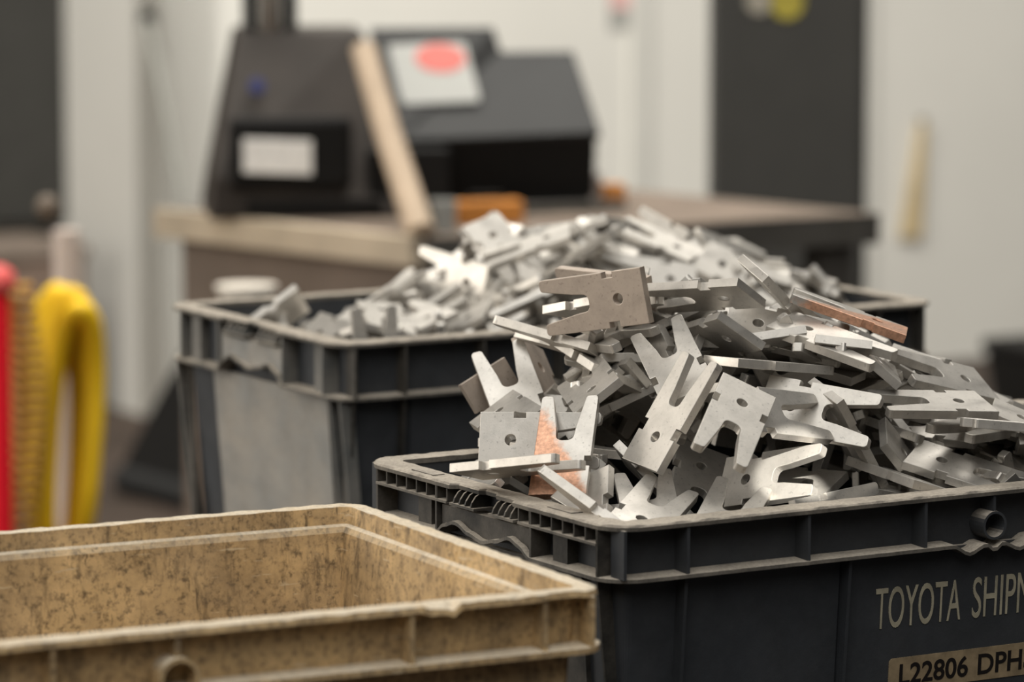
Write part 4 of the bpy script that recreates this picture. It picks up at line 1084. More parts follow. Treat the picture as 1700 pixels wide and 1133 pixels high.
('F',(4593,31229,-5286),(3658,11,1136,9237)),
('F',(4994,31050,-5229),(1504,-7,6505,7445)),
('F',(4191,31091,-4985),(8468,3575,3468,-1866)),
('F',(2999,31172,-4803),(9401,474,964,3234)),
('F',(4450,31440,-5153),(970,-826,-1596,-9789)),
('F',(2416,30310,-4373),(3405,3844,7211,4651)),
('F',(3101,31320,-4276),(1756,134,-2377,-9552)),
('F',(3751,31614,-4795),(2072,-1394,-2676,9306)),
('F',(4226,30895,-4788),(3876,-5726,-2738,6685)),
('F',(2669,30612,-4666),(9309,2137,1465,2575)),
('F',(3601,31672,-4706),(7507,-1103,802,6464)),
('F',(4184,32249,-5463),(2318,-2179,1387,-9379)),
('F',(2477,30747,-4678),(3130,-4142,-1364,-8437)),
('F',(4581,30909,-5044),(6166,617,3577,6986)),
('F',(3186,31004,-4846),(2456,920,1408,9547)),
('F',(4068,29758,-5171),(8253,-259,1879,5319)),
('F',(2156,31609,-4859),(5358,-5318,971,-6486)),
('F',(3017,30757,-4398),(6178,-2794,-1425,7211)),
('F',(2951,31969,-4985),(8449,4534,1432,-2450)),
('F',(1853,31381,-3989),(9490,1690,2646,-281)),
('F',(2772,31528,-4673),(2740,-2384,3204,-8749)),
('F',(2645,30979,-4376),(9424,174,233,-3333)),
('F',(4101,30574,-4701),(8538,-1132,5016,-816)),
('F',(4378,31386,-4726),(7637,1089,1049,-6276)),
('F',(4073,31103,-4901),(5535,-523,2544,-7913)),
('F',(3705,30135,-4870),(7270,-1354,4518,-4991)),
('F',(1956,31033,-4276),(1275,573,-2233,-9647)),
('F',(3367,30595,-4747),(6037,-6931,3719,-1297)),
('F',(3135,31178,-4673),(7225,3674,788,-5804)),
('F',(1675,31123,-4298),(9362,-174,-2160,-2766)),
('F',(2619,31677,-4611),(9113,-2802,2820,-1073)),
('F',(4273,30223,-5209),(9360,2144,2722,617)),
('F',(3970,30364,-4832),(9348,2505,1442,2063)),
('F',(4654,30106,-5267),(6837,1151,3750,6154)),
('F',(4053,31612,-5559),(5172,4522,1796,7041)),
('F',(4318,31973,-5478),(6095,-5826,521,-5352)),
('F',(1055,28562,-4879),(2810,788,2952,-9098)),
('F',(3776,32334,-5003),(5799,22,-3770,-7222)),
('F',(1534,30821,-3915),(1315,3983,-185,-9076)),
('F',(4246,31457,-4867),(7024,-1649,-25,-6924)),
('F',(2397,31179,-4174),(4699,-3560,-1341,7965)),
('F',(4458,31166,-5033),(1339,-2422,-4035,8721)),
('F',(4121,31790,-4804),(2324,-4818,7490,3909)),
('F',(3750,29884,-4741),(8083,-1067,950,5711)),
('F',(4084,31516,-4980),(4380,-189,-3739,8173)),
('F',(5080,30535,-4879),(3408,-2006,31,9185)),
('F',(2034,30575,-4404),(3944,651,3935,8279)),
('F',(511,28225,-5486),(8865,1068,-4471,-532)),
('F',(4093,30832,-4707),(6571,2726,-2459,-6584)),
('F',(3394,32170,-4590),(9410,676,3285,-450)),
('F',(2669,31561,-4481),(8702,365,4059,2769)),
('F',(3154,31373,-4914),(68,-3379,-3781,-8618)),
('F',(4192,30759,-5636),(7976,-2990,-5175,-815)),
('F',(2226,30907,-4647),(6539,-3159,-4076,-5536)),
('F',(3209,31722,-4900),(6061,-2696,3986,-6334)),
('F',(4380,31800,-5086),(4028,-3733,3693,-7497)),
('F',(464,28286,-5060),(7932,3970,-662,-4571)),
('F',(3915,30352,-4904),(5931,-1616,-43,7887)),
('F',(4320,31031,-4671),(3105,5287,4515,-6482)),
('F',(4169,30564,-4677),(8080,416,198,5874)),
('F',(4642,31708,-5619),(2280,-5996,-288,-7666)),
('F',(3933,30230,-5148),(9388,-2836,-315,1930)),
('F',(2492,31236,-4151),(717,-335,-4480,-8905)),
('F',(3730,30130,-4559),(8263,1445,2722,-4714)),
('F',(1818,30760,-4411),(7299,-3123,-2056,-5722)),
('F',(5064,30512,-5093),(2227,6066,1073,-7556)),
('F',(4672,30819,-4707),(6369,559,3594,-6797)),
('F',(3276,31461,-4841),(8311,-3069,-874,4554)),
('F',(3033,31234,-4191),(5490,-1941,5549,5942)),
('F',(4206,31935,-4854),(8147,-2429,4897,-1934)),
('F',(813,30676,-4591),(6546,-5372,-2053,-4907)),
('F',(1613,30617,-4176),(9111,2042,-491,-3548)),
('F',(819,28585,-4794),(2850,5531,-1802,-7618)),
('F',(2848,31665,-4775),(9269,-1268,-1282,-3292)),
('F',(2950,31038,-4530),(9620,1265,2317,694)),
('F',(4032,29687,-4878),(3448,-4558,-2175,7912)),
('F',(3826,32529,-4854),(4994,-2602,4172,-7133)),
('F',(3568,31736,-5128),(8616,-588,-723,4989)),
('F',(4114,31017,-4637),(6268,-280,980,-7725)),
('F',(2781,31817,-4830),(6625,-2946,1958,-6603)),
('F',(4246,30603,-5100),(8790,-656,2020,4269)),
('F',(1049,30715,-4059),(9427,-3144,-167,-1107)),
('F',(1888,31346,-3969),(9659,375,2559,-104)),
('F',(2204,30599,-4420),(1357,-4386,-8864,595)),
('F',(4601,30487,-5190),(1804,1560,-2578,9363)),
('F',(4416,30617,-4819),(6566,-3836,4812,-4361)),
('F',(4452,30360,-5075),(8913,490,4312,-1311)),
('F',(2811,31142,-4292),(8208,-3068,1478,4587)),
('F',(4249,30921,-4774),(9699,-77,801,-2298)),
('F',(1722,30986,-4385),(4464,-2356,-3570,-7860)),
('F',(3161,31132,-4373),(2291,742,1251,9625)),
('F',(4825,30117,-4675),(2407,-1339,-1014,9560)),
('F',(4265,30930,-4765),(8331,-1894,1501,-4974)),
('F',(2139,31624,-4497),(4811,-696,-5185,-7035)),
('F',(4328,30249,-4809),(7975,-195,5002,3367)),
('F',(4315,31778,-5335),(6524,-4104,41,-6371)),
('F',(3739,30876,-4825),(3610,-3060,1027,-8749)),
('F',(4461,31894,-4808),(604,2835,-9568,215)),
('F',(3797,31296,-4745),(8851,-3172,2544,-2262)),
('F',(2085,30579,-3962),(1630,1398,-1589,-9637)),
('F',(3507,31929,-5313),(8706,-4639,-1412,-833)),
('F',(1465,30992,-4505),(9871,77,629,1471)),
('F',(4148,30712,-4795),(9388,-665,2526,-2247)),
('F',(2841,31597,-4435),(9423,-239,2689,1979)),
('F',(3382,30799,-4651),(1444,1976,1402,9594)),
('F',(3487,32107,-5113),(5411,-2572,1824,-7796)),
('F',(4030,32055,-5333),(5083,-3817,-1332,-7604)),
('F',(2422,30954,-4711),(7158,954,1408,6773)),
('F',(4801,31246,-5053),(2189,-768,-179,-9726)),
('F',(4223,30827,-5148),(4542,8516,-2520,-715)),
('F',(4347,31530,-4867),(1129,733,-48,-9909)),
('F',(2019,30921,-4483),(2439,1976,2688,9106)),
('F',(4954,31057,-4979),(7736,-2019,4083,-4406)),
('F',(4374,30107,-4674),(6232,-1052,69,7749)),
('F',(3408,32193,-4577),(2855,-179,4766,-8313)),
('F',(4592,31340,-5483),(2449,-4062,198,-8801)),
('F',(2315,31569,-4526),(9233,-1652,3443,418)),
('F',(4050,30419,-5296),(2733,4337,358,8579)),
('F',(4203,30539,-5479),(838,-4217,-1602,-8885)),
('F',(4307,30871,-4982),(5956,1492,2573,7462)),
('F',(3948,30170,-5183),(7779,-5414,-2455,-2038)),
('F',(2992,30921,-4314),(4525,2710,2521,8113)),
('F',(1286,30633,-4260),(9485,-1072,-691,2899)),
('B',(1665,37894,-4588),(1747,1665,2949,-9246)),
('B',(-1115,37941,-5124),(9435,1920,-1968,-1851)),
('B',(2070,38949,-4973),(992,-5000,1410,-8487)),
('B',(-733,37836,-4876),(2651,-1014,-703,9563)),
('B',(1229,37638,-4883),(8026,4062,-1348,4154)),
('B',(1033,39324,-4783),(8270,-71,-3086,4699)),
('B',(1448,39903,-4602),(1387,971,-868,9817)),
('B',(1072,37801,-4581),(6119,3050,4880,-5426)),
('B',(1386,39160,-4543),(6922,397,280,-7201)),
('B',(1865,39942,-5125),(1642,-3999,-2207,-8743)),
('B',(661,39169,-4472),(9427,1232,2127,2255)),
('B',(1768,37564,-5358),(3757,4850,977,7836)),
('B',(-389,39515,-5155),(6918,123,-5805,-4293)),
('B',(889,39314,-4631),(9186,-907,-927,-3734)),
('B',(1769,37985,-5081),(3035,3145,-2177,8727)),
('B',(1253,38721,-4870),(9810,366,-1558,1098)),
('B',(447,38667,-4539),(327,-1393,2001,9693)),
('B',(1735,39328,-4666),(4803,-1456,109,-8649)),
('B',(555,38559,-4626),(3978,2022,-2818,-8494)),
('B',(641,38699,-4584),(204,-3112,-5146,-7987)),
('B',(95,37748,-4897),(7041,1019,711,-6992)),
('B',(2031,40679,-4968),(4552,-4960,4972,-5473)),
('B',(1578,37847,-4526),(8874,2550,2300,3075)),
('B',(1288,37878,-4691),(1242,98,1166,-9853)),
('B',(2374,38957,-4591),(3731,-1898,-728,-9052)),
('B',(-94,38621,-4482),(6276,-1135,1480,7558)),
('B',(1959,37752,-4715),(7325,3429,3836,4458)),
('B',(2254,38114,-4732),(7548,1254,795,6389)),
('B',(677,39660,-4977),(8391,3904,-3740,-605)),
('B',(-79,37115,-4842),(9440,-724,-405,3193)),
('B',(-1214,38401,-4940),(8495,-1416,805,-5019)),
('B',(754,37075,-5548),(5545,2090,-7004,3979)),
('B',(2026,39046,-4838),(7927,-4967,1949,-2949)),
('B',(-1215,37435,-4716),(9316,1313,904,-3267)),
('B',(1768,37782,-5380),(3924,7167,-1161,5647)),
('B',(-595,37814,-4972),(7460,5483,-3097,-2165)),
('B',(1670,40418,-5201),(2152,-7280,-1696,-6285)),
('B',(2315,39873,-4940),(639,2095,2483,9436)),
('B',(1935,38715,-4703),(8872,782,2938,3470)),
('B',(1488,39748,-4579),(8271,-2472,3736,3393)),
('B',(-1659,37604,-5035),(9542,-1991,1717,-1431)),
('B',(-1446,37277,-5563),(9181,-1288,-3590,1077)),
('B',(1043,38610,-4613),(1871,-923,526,-9766)),
('B',(625,38886,-4270),(9376,-1136,1847,-2716)),
('B',(2965,39026,-5100),(4635,-2693,2369,-8102)),
('B',(374,38472,-4600),(9389,-2835,-1006,-1673)),
('B',(-1202,38962,-5221),(5314,395,-1477,-8332)),
('B',(-4,37850,-5004),(7974,-2588,-4740,2693)),
('B',(2935,39208,-4865),(5130,777,4316,-7379)),
('B',(-102,38949,-4451),(7651,-5084,-575,3910)),
('B',(1801,38093,-4539),(9805,613,959,1599)),
('B',(871,38251,-4384),(4332,757,1326,-8883)),
('B',(2596,38515,-4657),(6438,-1521,1272,7391)),
('B',(1755,38964,-4280),(7817,-693,3624,5027)),
('B',(1080,38306,-4453),(9048,-389,2563,3377)),
('B',(-707,37428,-4625),(2536,3299,2008,-8869)),
('B',(2732,38240,-5121),(904,-571,-445,9933)),
('B',(1407,40348,-5091),(7237,-6472,99,-2392)),
('B',(1496,38043,-4324),(6274,1712,3030,-6966)),
('B',(-181,37266,-5131),(1810,1590,-1718,9552)),
('B',(1707,39922,-4477),(7928,251,1424,5921)),
('B',(1006,38496,-4505),(7689,662,1099,-6264)),
('B',(1242,38381,-4560),(3516,2564,3087,8458)),
('B',(-809,37699,-5353),(202,-687,-9352,3468)),
('B',(136,39411,-4237),(9561,2699,1140,-17)),
('B',(-384,39507,-4564),(7085,-93,189,-7054)),
('B',(1651,40536,-4657),(4216,-928,-2862,-8554)),
('B',(-273,37601,-4839),(159,4090,-601,-9104)),
('B',(1510,37883,-4612),(2898,-60,-5032,8141)),
('B',(-1631,38193,-5132),(9248,-368,-3603,-1163)),
('B',(371,39166,-4146),(9130,2345,2224,-2489)),
('B',(2438,39482,-4834),(4634,-910,1767,-8636)),
('B',(1062,38229,-4286),(1877,-1325,-1744,9575)),
('B',(1537,39303,-4134),(4197,-900,6758,5991)),
('B',(-1071,38955,-5244),(4619,7842,-2156,3538)),
('B',(1711,38166,-4515),(9752,-78,1951,1047)),
('B',(1265,39955,-4699),(9354,1137,2076,2627)),
('B',(-1198,36640,-4904),(7097,-1249,2548,6448)),
('B',(1676,39178,-4951),(814,4483,-1261,8812)),
('B',(2812,38347,-5286),(5151,2873,364,8067)),
('B',(929,39596,-4584),(693,-1115,2957,-9462)),
('B',(-1370,37509,-5062),(9664,1701,-233,-1913)),
('B',(192,37226,-5222),(2182,3181,-584,9207)),
('B',(-1432,37490,-5336),(9639,992,-1935,1536)),
('B',(200,39093,-4350),(2683,-4904,1829,8088)),
('B',(1989,39676,-4432),(4422,-2505,7731,3795)),
('B',(555,37848,-4631),(8614,3794,-996,3227)),
('B',(2588,39492,-5269),(4913,-2633,-322,-8296)),
('B',(60,38090,-4886),(7580,493,-3434,5523)),
('B',(1136,37627,-4413),(3142,-216,6890,-6528)),
('B',(1235,37934,-4955),(3821,3887,-1702,8210)),
('B',(-153,37563,-4995),(3493,-1184,-4276,8253)),
('B',(1153,37256,-5105),(1698,1519,969,9689)),
('B',(1989,39868,-5326),(7891,4675,-3575,-1757)),
('B',(2367,38383,-5058),(5761,5492,2383,5565)),
('B',(747,37481,-5033),(2539,2673,-6682,6462)),
('B',(542,39026,-4818),(5018,744,-1321,8516)),
('B',(649,37621,-4634),(8402,4419,1495,2767)),
('B',(2154,38871,-5031),(8961,1473,271,4178)),
('B',(-1216,38593,-5212),(9374,1017,-2364,-2346)),
('B',(-724,38164,-4762),(5067,-3555,-2006,7593)),
('B',(2783,39251,-4668),(5380,-4524,4704,5335)),
('B',(1877,39258,-4653),(199,-329,805,-9960)),
('B',(291,38587,-4336),(9440,-2123,883,2365)),
('B',(-146,37827,-4450),(7694,1234,1489,6088)),
('B',(2776,38975,-4659),(3570,-1042,5392,7556)),
('B',(461,38241,-4689),(5798,-1319,3267,-7347)),
('B',(-1380,38474,-5104),(7474,-352,-2717,-6052)),
('B',(2436,38230,-4659),(8083,-1794,4901,2724)),
('B',(1295,38754,-4391),(8463,4245,-1197,-2988)),
('B',(182,38542,-4597),(9881,745,-469,1265)),
('B',(-1420,38507,-4898),(8014,3122,-1774,-4783)),
('B',(-760,38121,-5172),(1475,768,-2223,-9607)),
('B',(-123,37003,-4908),(2743,-2576,-3155,8711)),
('B',(2165,40034,-4914),(2838,-2041,435,-9359)),
('B',(-1492,37274,-5053),(6163,-2449,-4321,6111)),
('B',(2022,39388,-5037),(5728,-2931,-3270,-6921)),
('B',(-1792,38439,-5389),(7651,138,-4727,-4370)),
('B',(2141,39619,-5046),(662,3577,1006,9260)),
('B',(2421,39314,-4494),(7262,2355,1503,-6282)),
('B',(1826,38670,-4264),(1036,509,9571,2656)),
('B',(-859,37450,-5206),(8367,-4892,-2387,607)),
('B',(2163,39160,-4729),(9284,1053,3466,-829)),
('B',(41,38431,-4472),(9777,1407,1246,-934)),
('B',(398,37637,-4734),(1381,-1069,-3012,9374)),
('B',(-284,38965,-4743),(8919,1787,-1565,-3849)),
('B',(-692,38354,-5321),(7097,-2377,-4792,-4585)),
('B',(1713,40360,-5081),(2418,-3322,-799,-9082)),
('B',(1456,38978,-4541),(9914,473,-1217,-37)),
('B',(247,39522,-4515),(1457,565,-1097,-9816)),
('B',(2785,38439,-5028),(2960,2342,-2535,8906)),
('B',(-826,37567,-4773),(7276,6518,-1583,-1440)),
('B',(673,39230,-4571),(4116,-131,3691,8332)),
('B',(2306,39576,-4654),(8993,-1216,1410,-3957)),
('B',(867,37719,-5134),(6602,4375,-3353,5101)),
('B',(458,38192,-4727),(5998,-1076,-2433,-7546)),
('B',(-147,38944,-4519),(700,-2250,9346,2665)),
('B',(139,37124,-4796),(1866,-1084,-3961,8925)),
('B',(2346,39081,-4563),(8717,721,4256,2320)),
('B',(-406,38422,-4611),(9083,75,612,-4139)),
('B',(-1636,37919,-5083),(6973,-1690,554,6943)),
('B',(596,39746,-4569),(9357,100,-1226,3306)),
('B',(561,39382,-4335),(3913,-4618,1027,7893)),
('B',(1814,38944,-4920),(5036,-1254,-1325,-8444)),
('B',(1966,39526,-4894),(436,2121,-2018,9552)),
('B',(-1548,38343,-4906),(9192,-1462,1440,3361)),
('B',(1918,38822,-4602),(9007,-2049,1550,3503)),
('B',(-1763,37829,-5241),(710,-9340,2944,-1898)),
('B',(2370,38883,-4753),(7565,-720,5574,-3344)),
('B',(1795,38287,-4639),(2199,-1869,7383,-6096)),
('B',(-1218,37300,-5159),(9934,-153,304,1098)),
('B',(1806,39348,-4711),(876,207,3796,-9208)),
('B',(-1367,38093,-5148),(5378,1632,-408,8261)),
('B',(-1876,37965,-5161),(4466,5691,-2877,-6276)),
('B',(-1566,37392,-5210),(9012,-299,-112,4322)),
('B',(1378,37959,-4401),(4757,-1955,4577,7253)),
('B',(1338,40284,-5040),(5528,1074,-6816,-4673)),
('B',(1075,38105,-4537),(6364,1591,1746,7343)),
('B',(1587,38038,-4502),(5270,1864,2526,7898)),
('B',(-244,39371,-5062),(6003,-1534,-4250,-6599)),
('B',(1797,38402,-4637),(1654,1293,4692,8577)),
('B',(2277,39321,-4795),(6665,-1071,3033,-6725)),
('B',(-596,37779,-5086),(8850,781,-2969,3501)),
('B',(2181,38679,-4486),(1725,695,9081,-3751)),
('B',(2408,39847,-4727),(2476,-1410,2080,-9357)),
('B',(2337,39776,-5141),(6479,-1596,1372,-7321)),
('B',(2542,38973,-4899),(5361,2313,1884,7897)),
('B',(1623,38994,-4507),(6415,2016,2908,6806)),
('B',(1288,38174,-4592),(8878,477,3675,-2727)),
('B',(-1269,37683,-5150),(5029,7312,2706,3731)),
('B',(1163,38997,-4964),(6618,-4923,-762,-5602)),
('B',(1227,40098,-5258),(9327,2883,-1092,1871)),
('B',(2121,40234,-5452),(5620,-3899,-6851,-2505)),
('B',(2386,39474,-4771),(6401,1234,2249,7242)),
('B',(-205,37560,-4631),(2838,-2225,-3366,8698)),
('B',(-1545,37536,-5563),(7181,-1236,-4647,5031)),
('B',(2472,39241,-4680),(1116,57,-8783,4650)),
('B',(-1732,38373,-5680),(6086,5296,-1322,5759)),
('B',(1870,39678,-5372),(8430,-1953,-4899,-1058)),
('B',(-566,37879,-5064),(8634,-2017,-4605,-410)),
('B',(1835,39315,-4762),(4939,3487,4662,6459)),
('B',(2366,39078,-4662),(8608,488,1123,-4940)),
('B',(471,39753,-4386),(8350,-2308,878,-4918)),
('B',(339,38234,-4603),(3806,-38,-1699,9090)),
('B',(-1254,36573,-4781),(7585,1725,4391,4497)),
('B',(1842,40399,-5603),(7221,-2054,-6117,-2495)),
('B',(72,38245,-4890),(9374,743,-3306,-799)),
('B',(921,39061,-3964),(1060,-1264,-165,9862)),
('B',(-367,38619,-4449),(8997,-1082,2297,-3551)),
('B',(2237,38516,-5113),(5856,-1037,-467,-8026)),
('B',(2259,39483,-4608),(6280,-1410,3103,6997)),
('B',(1345,40458,-4794),(7756,-6114,787,1354)),
('B',(1036,37407,-4448),(7124,1601,1307,6707)),
('B',(1427,39934,-4698),(9511,-2421,1886,353)),
('B',(2134,38566,-4798),(8739,2712,1582,-3712)),
('B',(1647,38449,-4207),(5401,-519,1144,8322)),
('B',(2211,40216,-5099),(4155,-2535,495,-8722)),
('B',(2011,39515,-5127),(9716,-1122,221,-2074)),
('B',(318,37751,-4835),(2670,3345,850,8998)),
('B',(314,38983,-4706),(8793,160,-4016,2555)),
('B',(-1277,38675,-5012),(6628,1899,-3383,-6404)),
('B',(-1776,38123,-5411),(6088,5961,-4864,-1937)),
('B',(1972,38524,-4538),(1709,2681,-1769,9315)),
('B',(-984,38117,-4718),(5788,1033,1418,-7964)),
('B',(2379,39962,-5487),(4055,2683,-431,8728)),
('B',(2147,39953,-4670),(7080,1417,5482,-4220)),
('B',(-1263,38019,-5116),(7363,5429,-1624,-3697)),
('B',(1935,37861,-4742),(9348,-515,879,3403)),
('B',(863,38816,-4123),(6773,2892,-1195,-6659)),
('B',(-1082,38066,-5505),(4327,-5117,-4280,-6065)),
('B',(1176,39129,-4561),(6624,1555,-527,7309)),
('B',(1721,37655,-5134),(1031,-2580,2837,-9178)),
('B',(1776,39423,-4830),(9852,-1396,181,-982)),
]
for cr in 'FB':
    rows = [r for r in BURIED if r[0] == cr]
    bm = bmesh.new()
    for _, loc, q in rows:
        n0 = len(bm.verts); bm.from_mesh(PM); bm.verts.ensure_lookup_table()
        mx = Matrix.Translation((loc[0]/1e4, loc[1]/1e4, CAMZ+loc[2]/1e4)) @ Quaternion([c/1e4 for c in q]).normalized().to_matrix().to_4x4()
        for v in bm.verts[n0:]: v.co = mx @ v.co
    o = obj('buried_fork_plates', bm, [M['face'], M['edge']])
    tag(o, 'mass of steel plates filling the %s crate beneath the top layer' % ('front navy' if cr == 'F' else 'black back'), 'plates', None, 'stuff')

# ---------------------------------------------------------------- workbench and what stands on it
BZ = 0.92
P1, P2, P3 = Vector((-0.533, 6.456)), Vector((-0.138, 6.04)), Vector((0.543, 6.40))
P4 = P3 + (P1-P2)
wood_top = mat_plain('worn_bench_wood', (0.145, 0.112, 0.088), 0.75, var=0.25, scale=8)
lit_edge = mat_plain('left_lit_edging', (0.43, 0.36, 0.27), 0.75, var=0.15, scale=8)  # end face paler than the front: left light put into the colour
dark_edge = mat_plain('dark_bench_apron', (0.075, 0.07, 0.062), 0.7, var=0.2)
brown_panel = mat_plain('taupe_bench_panel', (0.17, 0.135, 0.11), 0.8, var=0.1)
bench = thing('workbench', 'wooden topped workbench carrying the black machine', 'workbench', (0, 0, 0))
def quad(a, b, c, d): return [(p.x, p.y) for p in (a, b, c, d)]
obj('bench_top', prism(quad(P2, P3, P4, P1), BZ-0.012, BZ), wood_top, bench)
nL = (P1-P2).normalized(); nR = (P3-P2).normalized()
obj('end_edging', prism(quad(P2-nR*0.004, P2+nR*0.02, P1+nR*0.02, P1-nR*0.004), BZ-0.040, BZ+0.001), lit_edge, bench)
obj('front_apron', prism(quad(P2+nR*0.02-nL*0.003, P3-nL*0.003, P3+nL*0.02, P2+nR*0.02+nL*0.02), BZ-0.045, BZ-0.0005), dark_edge, bench)
obj('end_panel', prism(quad(P2+nR*0.03+nL*0.02, P2+nR*0.05+nL*0.02, P1+nR*0.05-nL*0.02, P1+nR*0.03-nL*0.02), 0.05, BZ-0.040), brown_panel, bench)
for p in (P3-nR*0.05+nL*0.02, P4-nR*0.05-nL*0.07):
    obj('leg', prism(quad(p-nR*0.022, p+nR*0.022, p+nR*0.022+nL*0.045, p-nR*0.022+nL*0.045), 0, BZ-0.012), dark_edge, bench)
obj('shelf', prism(quad(P2+nR*0.05+nL*0.06, P3-nR*0.03+nL*0.06, P4-nR*0.03-nL*0.03, P1+nR*0.05-nL*0.03), 0.28, 0.30), wood_top, bench)
crt = obj('wooden_crate_on_shelf', nb(-0.12, -0.10, 0, 0.12, 0.10, 0.50, bev=0.004), mat_plain('tan_board', (0.42, 0.31, 0.2), 0.8))
crt.name = 'board_stack'; crt.location = (0.33, 6.52, 0.302); crt.rotation_euler = (0, 0, 0.5)
tag(crt, 'tan board stack on the shelf under the workbench', 'boards')

# black machine
black = mat_plain('black_machine_paint', (0.004, 0.0035, 0.003), 0.7, var=0.2)
greyp = mat_plain('graphite_hood_paint', (0.021, 0.021, 0.0208), 0.6, var=0.06)
brownb = mat_plain('brown_black_casting', (0.038, 0.031, 0.026), 0.55, var=0.2)
white = mat_plain('white_vinyl', (0.33, 0.33, 0.31), 0.5, var=0.03)
red = mat_plain('red_vinyl', (0.50, 0.12, 0.10), 0.5, var=0.05)
blue = mat_plain('blue_plastic', (0.03, 0.035, 0.12), 0.5)
mc = thing('bench_machine', 'black bench machine with a sloped grey hood and white sticker', 'machine', (-0.20, 6.42, BZ), 0.12)
# left housing: leaning cheeks, front face towards the camera
obj('housing', hull_prism([(-0.255, -0.09, 0.0), (0.025, -0.09, 0.0), (0.020, -0.075, 0.12), (-0.02, 0.03, 0.27), (-0.205, 0.03, 0.27), (-0.245, -0.08, 0.06)],
                          [(-0.255, 0.16, 0.0), (0.025, 0.16, 0.0), (0.020, 0.16, 0.12), (-0.02, 0.15, 0.27), (-0.205, 0.15, 0.27), (-0.245, 0.16, 0.06)], bev=0.006), brownb, mc)
obj('recess_frame', nb(-0.225, -0.105, 0.045, -0.045, -0.07, 0.150, bev=0.01), black, mc)
nm = obj('name_plate', prism([(-0.205, 0.070), (-0.105, 0.066), (-0.105, 0.116), (-0.205, 0.120)], 0, 0.003, bev=0.0008), mat_plain('bright_name_plate', (0.86, 0.84, 0.80), 0.5, var=0.12, scale=90), mc)
nm.rotation_euler = (math.pi/2, 0, 0); nm.location = (0, -0.106, 0.0)
obj('foot_slot', nb(-0.20, -0.094, 0.006, 0.0, -0.088, 0.028), black, mc)
obj('blue_knob', lathe([(0.0, 0), (0.012, 0.0), (0.012, 0.012), (0.0, 0.013)], 16), blue, mc).matrix_local = Matrix.Translation((-0.18, -0.030, 0.188)) @ Matrix.Rotation(math.radians(70), 4, 'X')
for x in (-0.185, -0.125):
    obj('bracket_post', nb(x-0.010, 0.03, 0.25, x+0.010, 0.06, 0.47, bev=0.003), black, mc)
obj('spindle', tube([(-0.155, 0.045, 0.26), (-0.155, 0.045, 0.47)], 0.018, 14), mat_plain('grey_spindle', (0.30, 0.27, 0.24), 0.5), mc, smooth=True)
# right hood: sloped panel over a front with its shadow put into black
f_top = [(0.0, 0.10, 0.268), (0.185, 0.10, 0.268), (0.195, 0.085, 0.232), (0.305, 0.085, 0.232), (0.330, -0.03, 0.118), (0.030, -0.03, 0.108)]
obj('hood_panel', hull_prism(f_top, [(x, y+0.012, z-0.012) for x, y, z in f_top], bev=0.002), greyp, mc)
obj('hood_body', hull_prism([(0.025, -0.022, 0.106), (0.326, -0.022, 0.112), (0.326, 0.0, 0.02), (0.03, 0.0, 0.02)],
                            [(0.02, 0.15, 0.22), (0.30, 0.15, 0.215), (0.315, 0.15, 0.02), (0.03, 0.15, 0.02)], bev=0.003), black, mc)
obj('base', nb(-0.02, -0.08, 0.0, 0.10, 0.12, 0.10, bev=0.004), black, mc)
obj('bed', nb(0.08, 0.0, 0.0, 0.32, 0.14, 0.03, bev=0.004), black, mc)
def on_slope(s, h):     # s along the panel, h up the slope from its lower edge
    a = Vector((0.030, -0.03, 0.108)); b = Vector((0.330, -0.03, 0.118)); c = Vector((0.0, 0.10, 0.268))
    n = (b-a).cross(c-a).normalized()
    if n.y > 0: n = -n
    return a+(b-a)*s+(c-a)*h, n
def decal(name, ring, mat, parent, lift=0.0012):
    bm = bmesh.new(); lo, hi = [], []
    for s, h in ring:
        p, n = on_slope(s, h); lo.append(bm.verts.new(p+n*0.0002)); hi.append(bm.verts.new(p+n*lift))
    k = len(ring); bm.faces.new(hi); bm.faces.new(lo[::-1])
    for i in range(k): bm.faces.new((lo[i], lo[(i+1) % k], hi[(i+1) % k], hi[i]))
    bmesh.ops.recalc_face_normals(bm, faces=bm.faces[:])
    return obj(name, bm, mat, parent)
st = decal('warning_sticker', [(0.075, 0.31), (0.435, 0.31), (0.45, 0.34), (0.45, 0.81), (0.435, 0.84), (0.075, 0.84), (0.06, 0.81), (0.06, 0.34)], white, mc)
decal('red_oval', [(0.305+0.125*math.cos(2*math.pi*k/24), 0.70+0.125*math.sin(2*math.pi*k/24)) for k in range(24)], red, st, 0.0022)

# wooden stick and small things on the bench
stick = obj('wooden_stick', tube([(-0.128, 6.07, BZ+0.004), (-0.176, 6.20, BZ+0.13), (-0.216, 6.30, BZ+0.25)], 0.018, 16, radii=[0.021, 0.0195, 0.0185]), mat_plain('bare_wood', (0.40, 0.31, 0.225), 0.7, var=0.12, scale=20), smooth=False)
tag(stick, 'pale wooden stick leaning on the black machine', 'stick')
cup = obj('white_cup', lathe([(0.018, 0), (0.020, 0.045), (0.018, 0.046), (0.016, 0.004)], 20), white); cup.location = (-0.098, 6.13, BZ)
tag(cup, 'small white cup beside the foot of the wooden stick', 'cup')
orange = mat_plain('orange_plastic', (0.50, 0.20, 0.045), 0.5, var=0.3, scale=25)
t = thing('orange_case', 'orange brown case on the bench under the machine hood', 'case', (-0.045, 6.24, BZ), 0.3)
obj('case_body', nb(-0.045, -0.02, 0, 0.06, 0.02, 0.034, bev=0.004), orange, t); obj('case_handle', tube([(-0.02, 0, 0.033), (-0.015, 0, 0.042), (0.03, 0, 0.042), (0.035, 0, 0.033)], 0.003, 8), black, t)
t = thing('orange_clamp', 'orange and grey clamp on the bench below the right of the hood', 'clamp', (0.142, 6.55, BZ), 0.4)
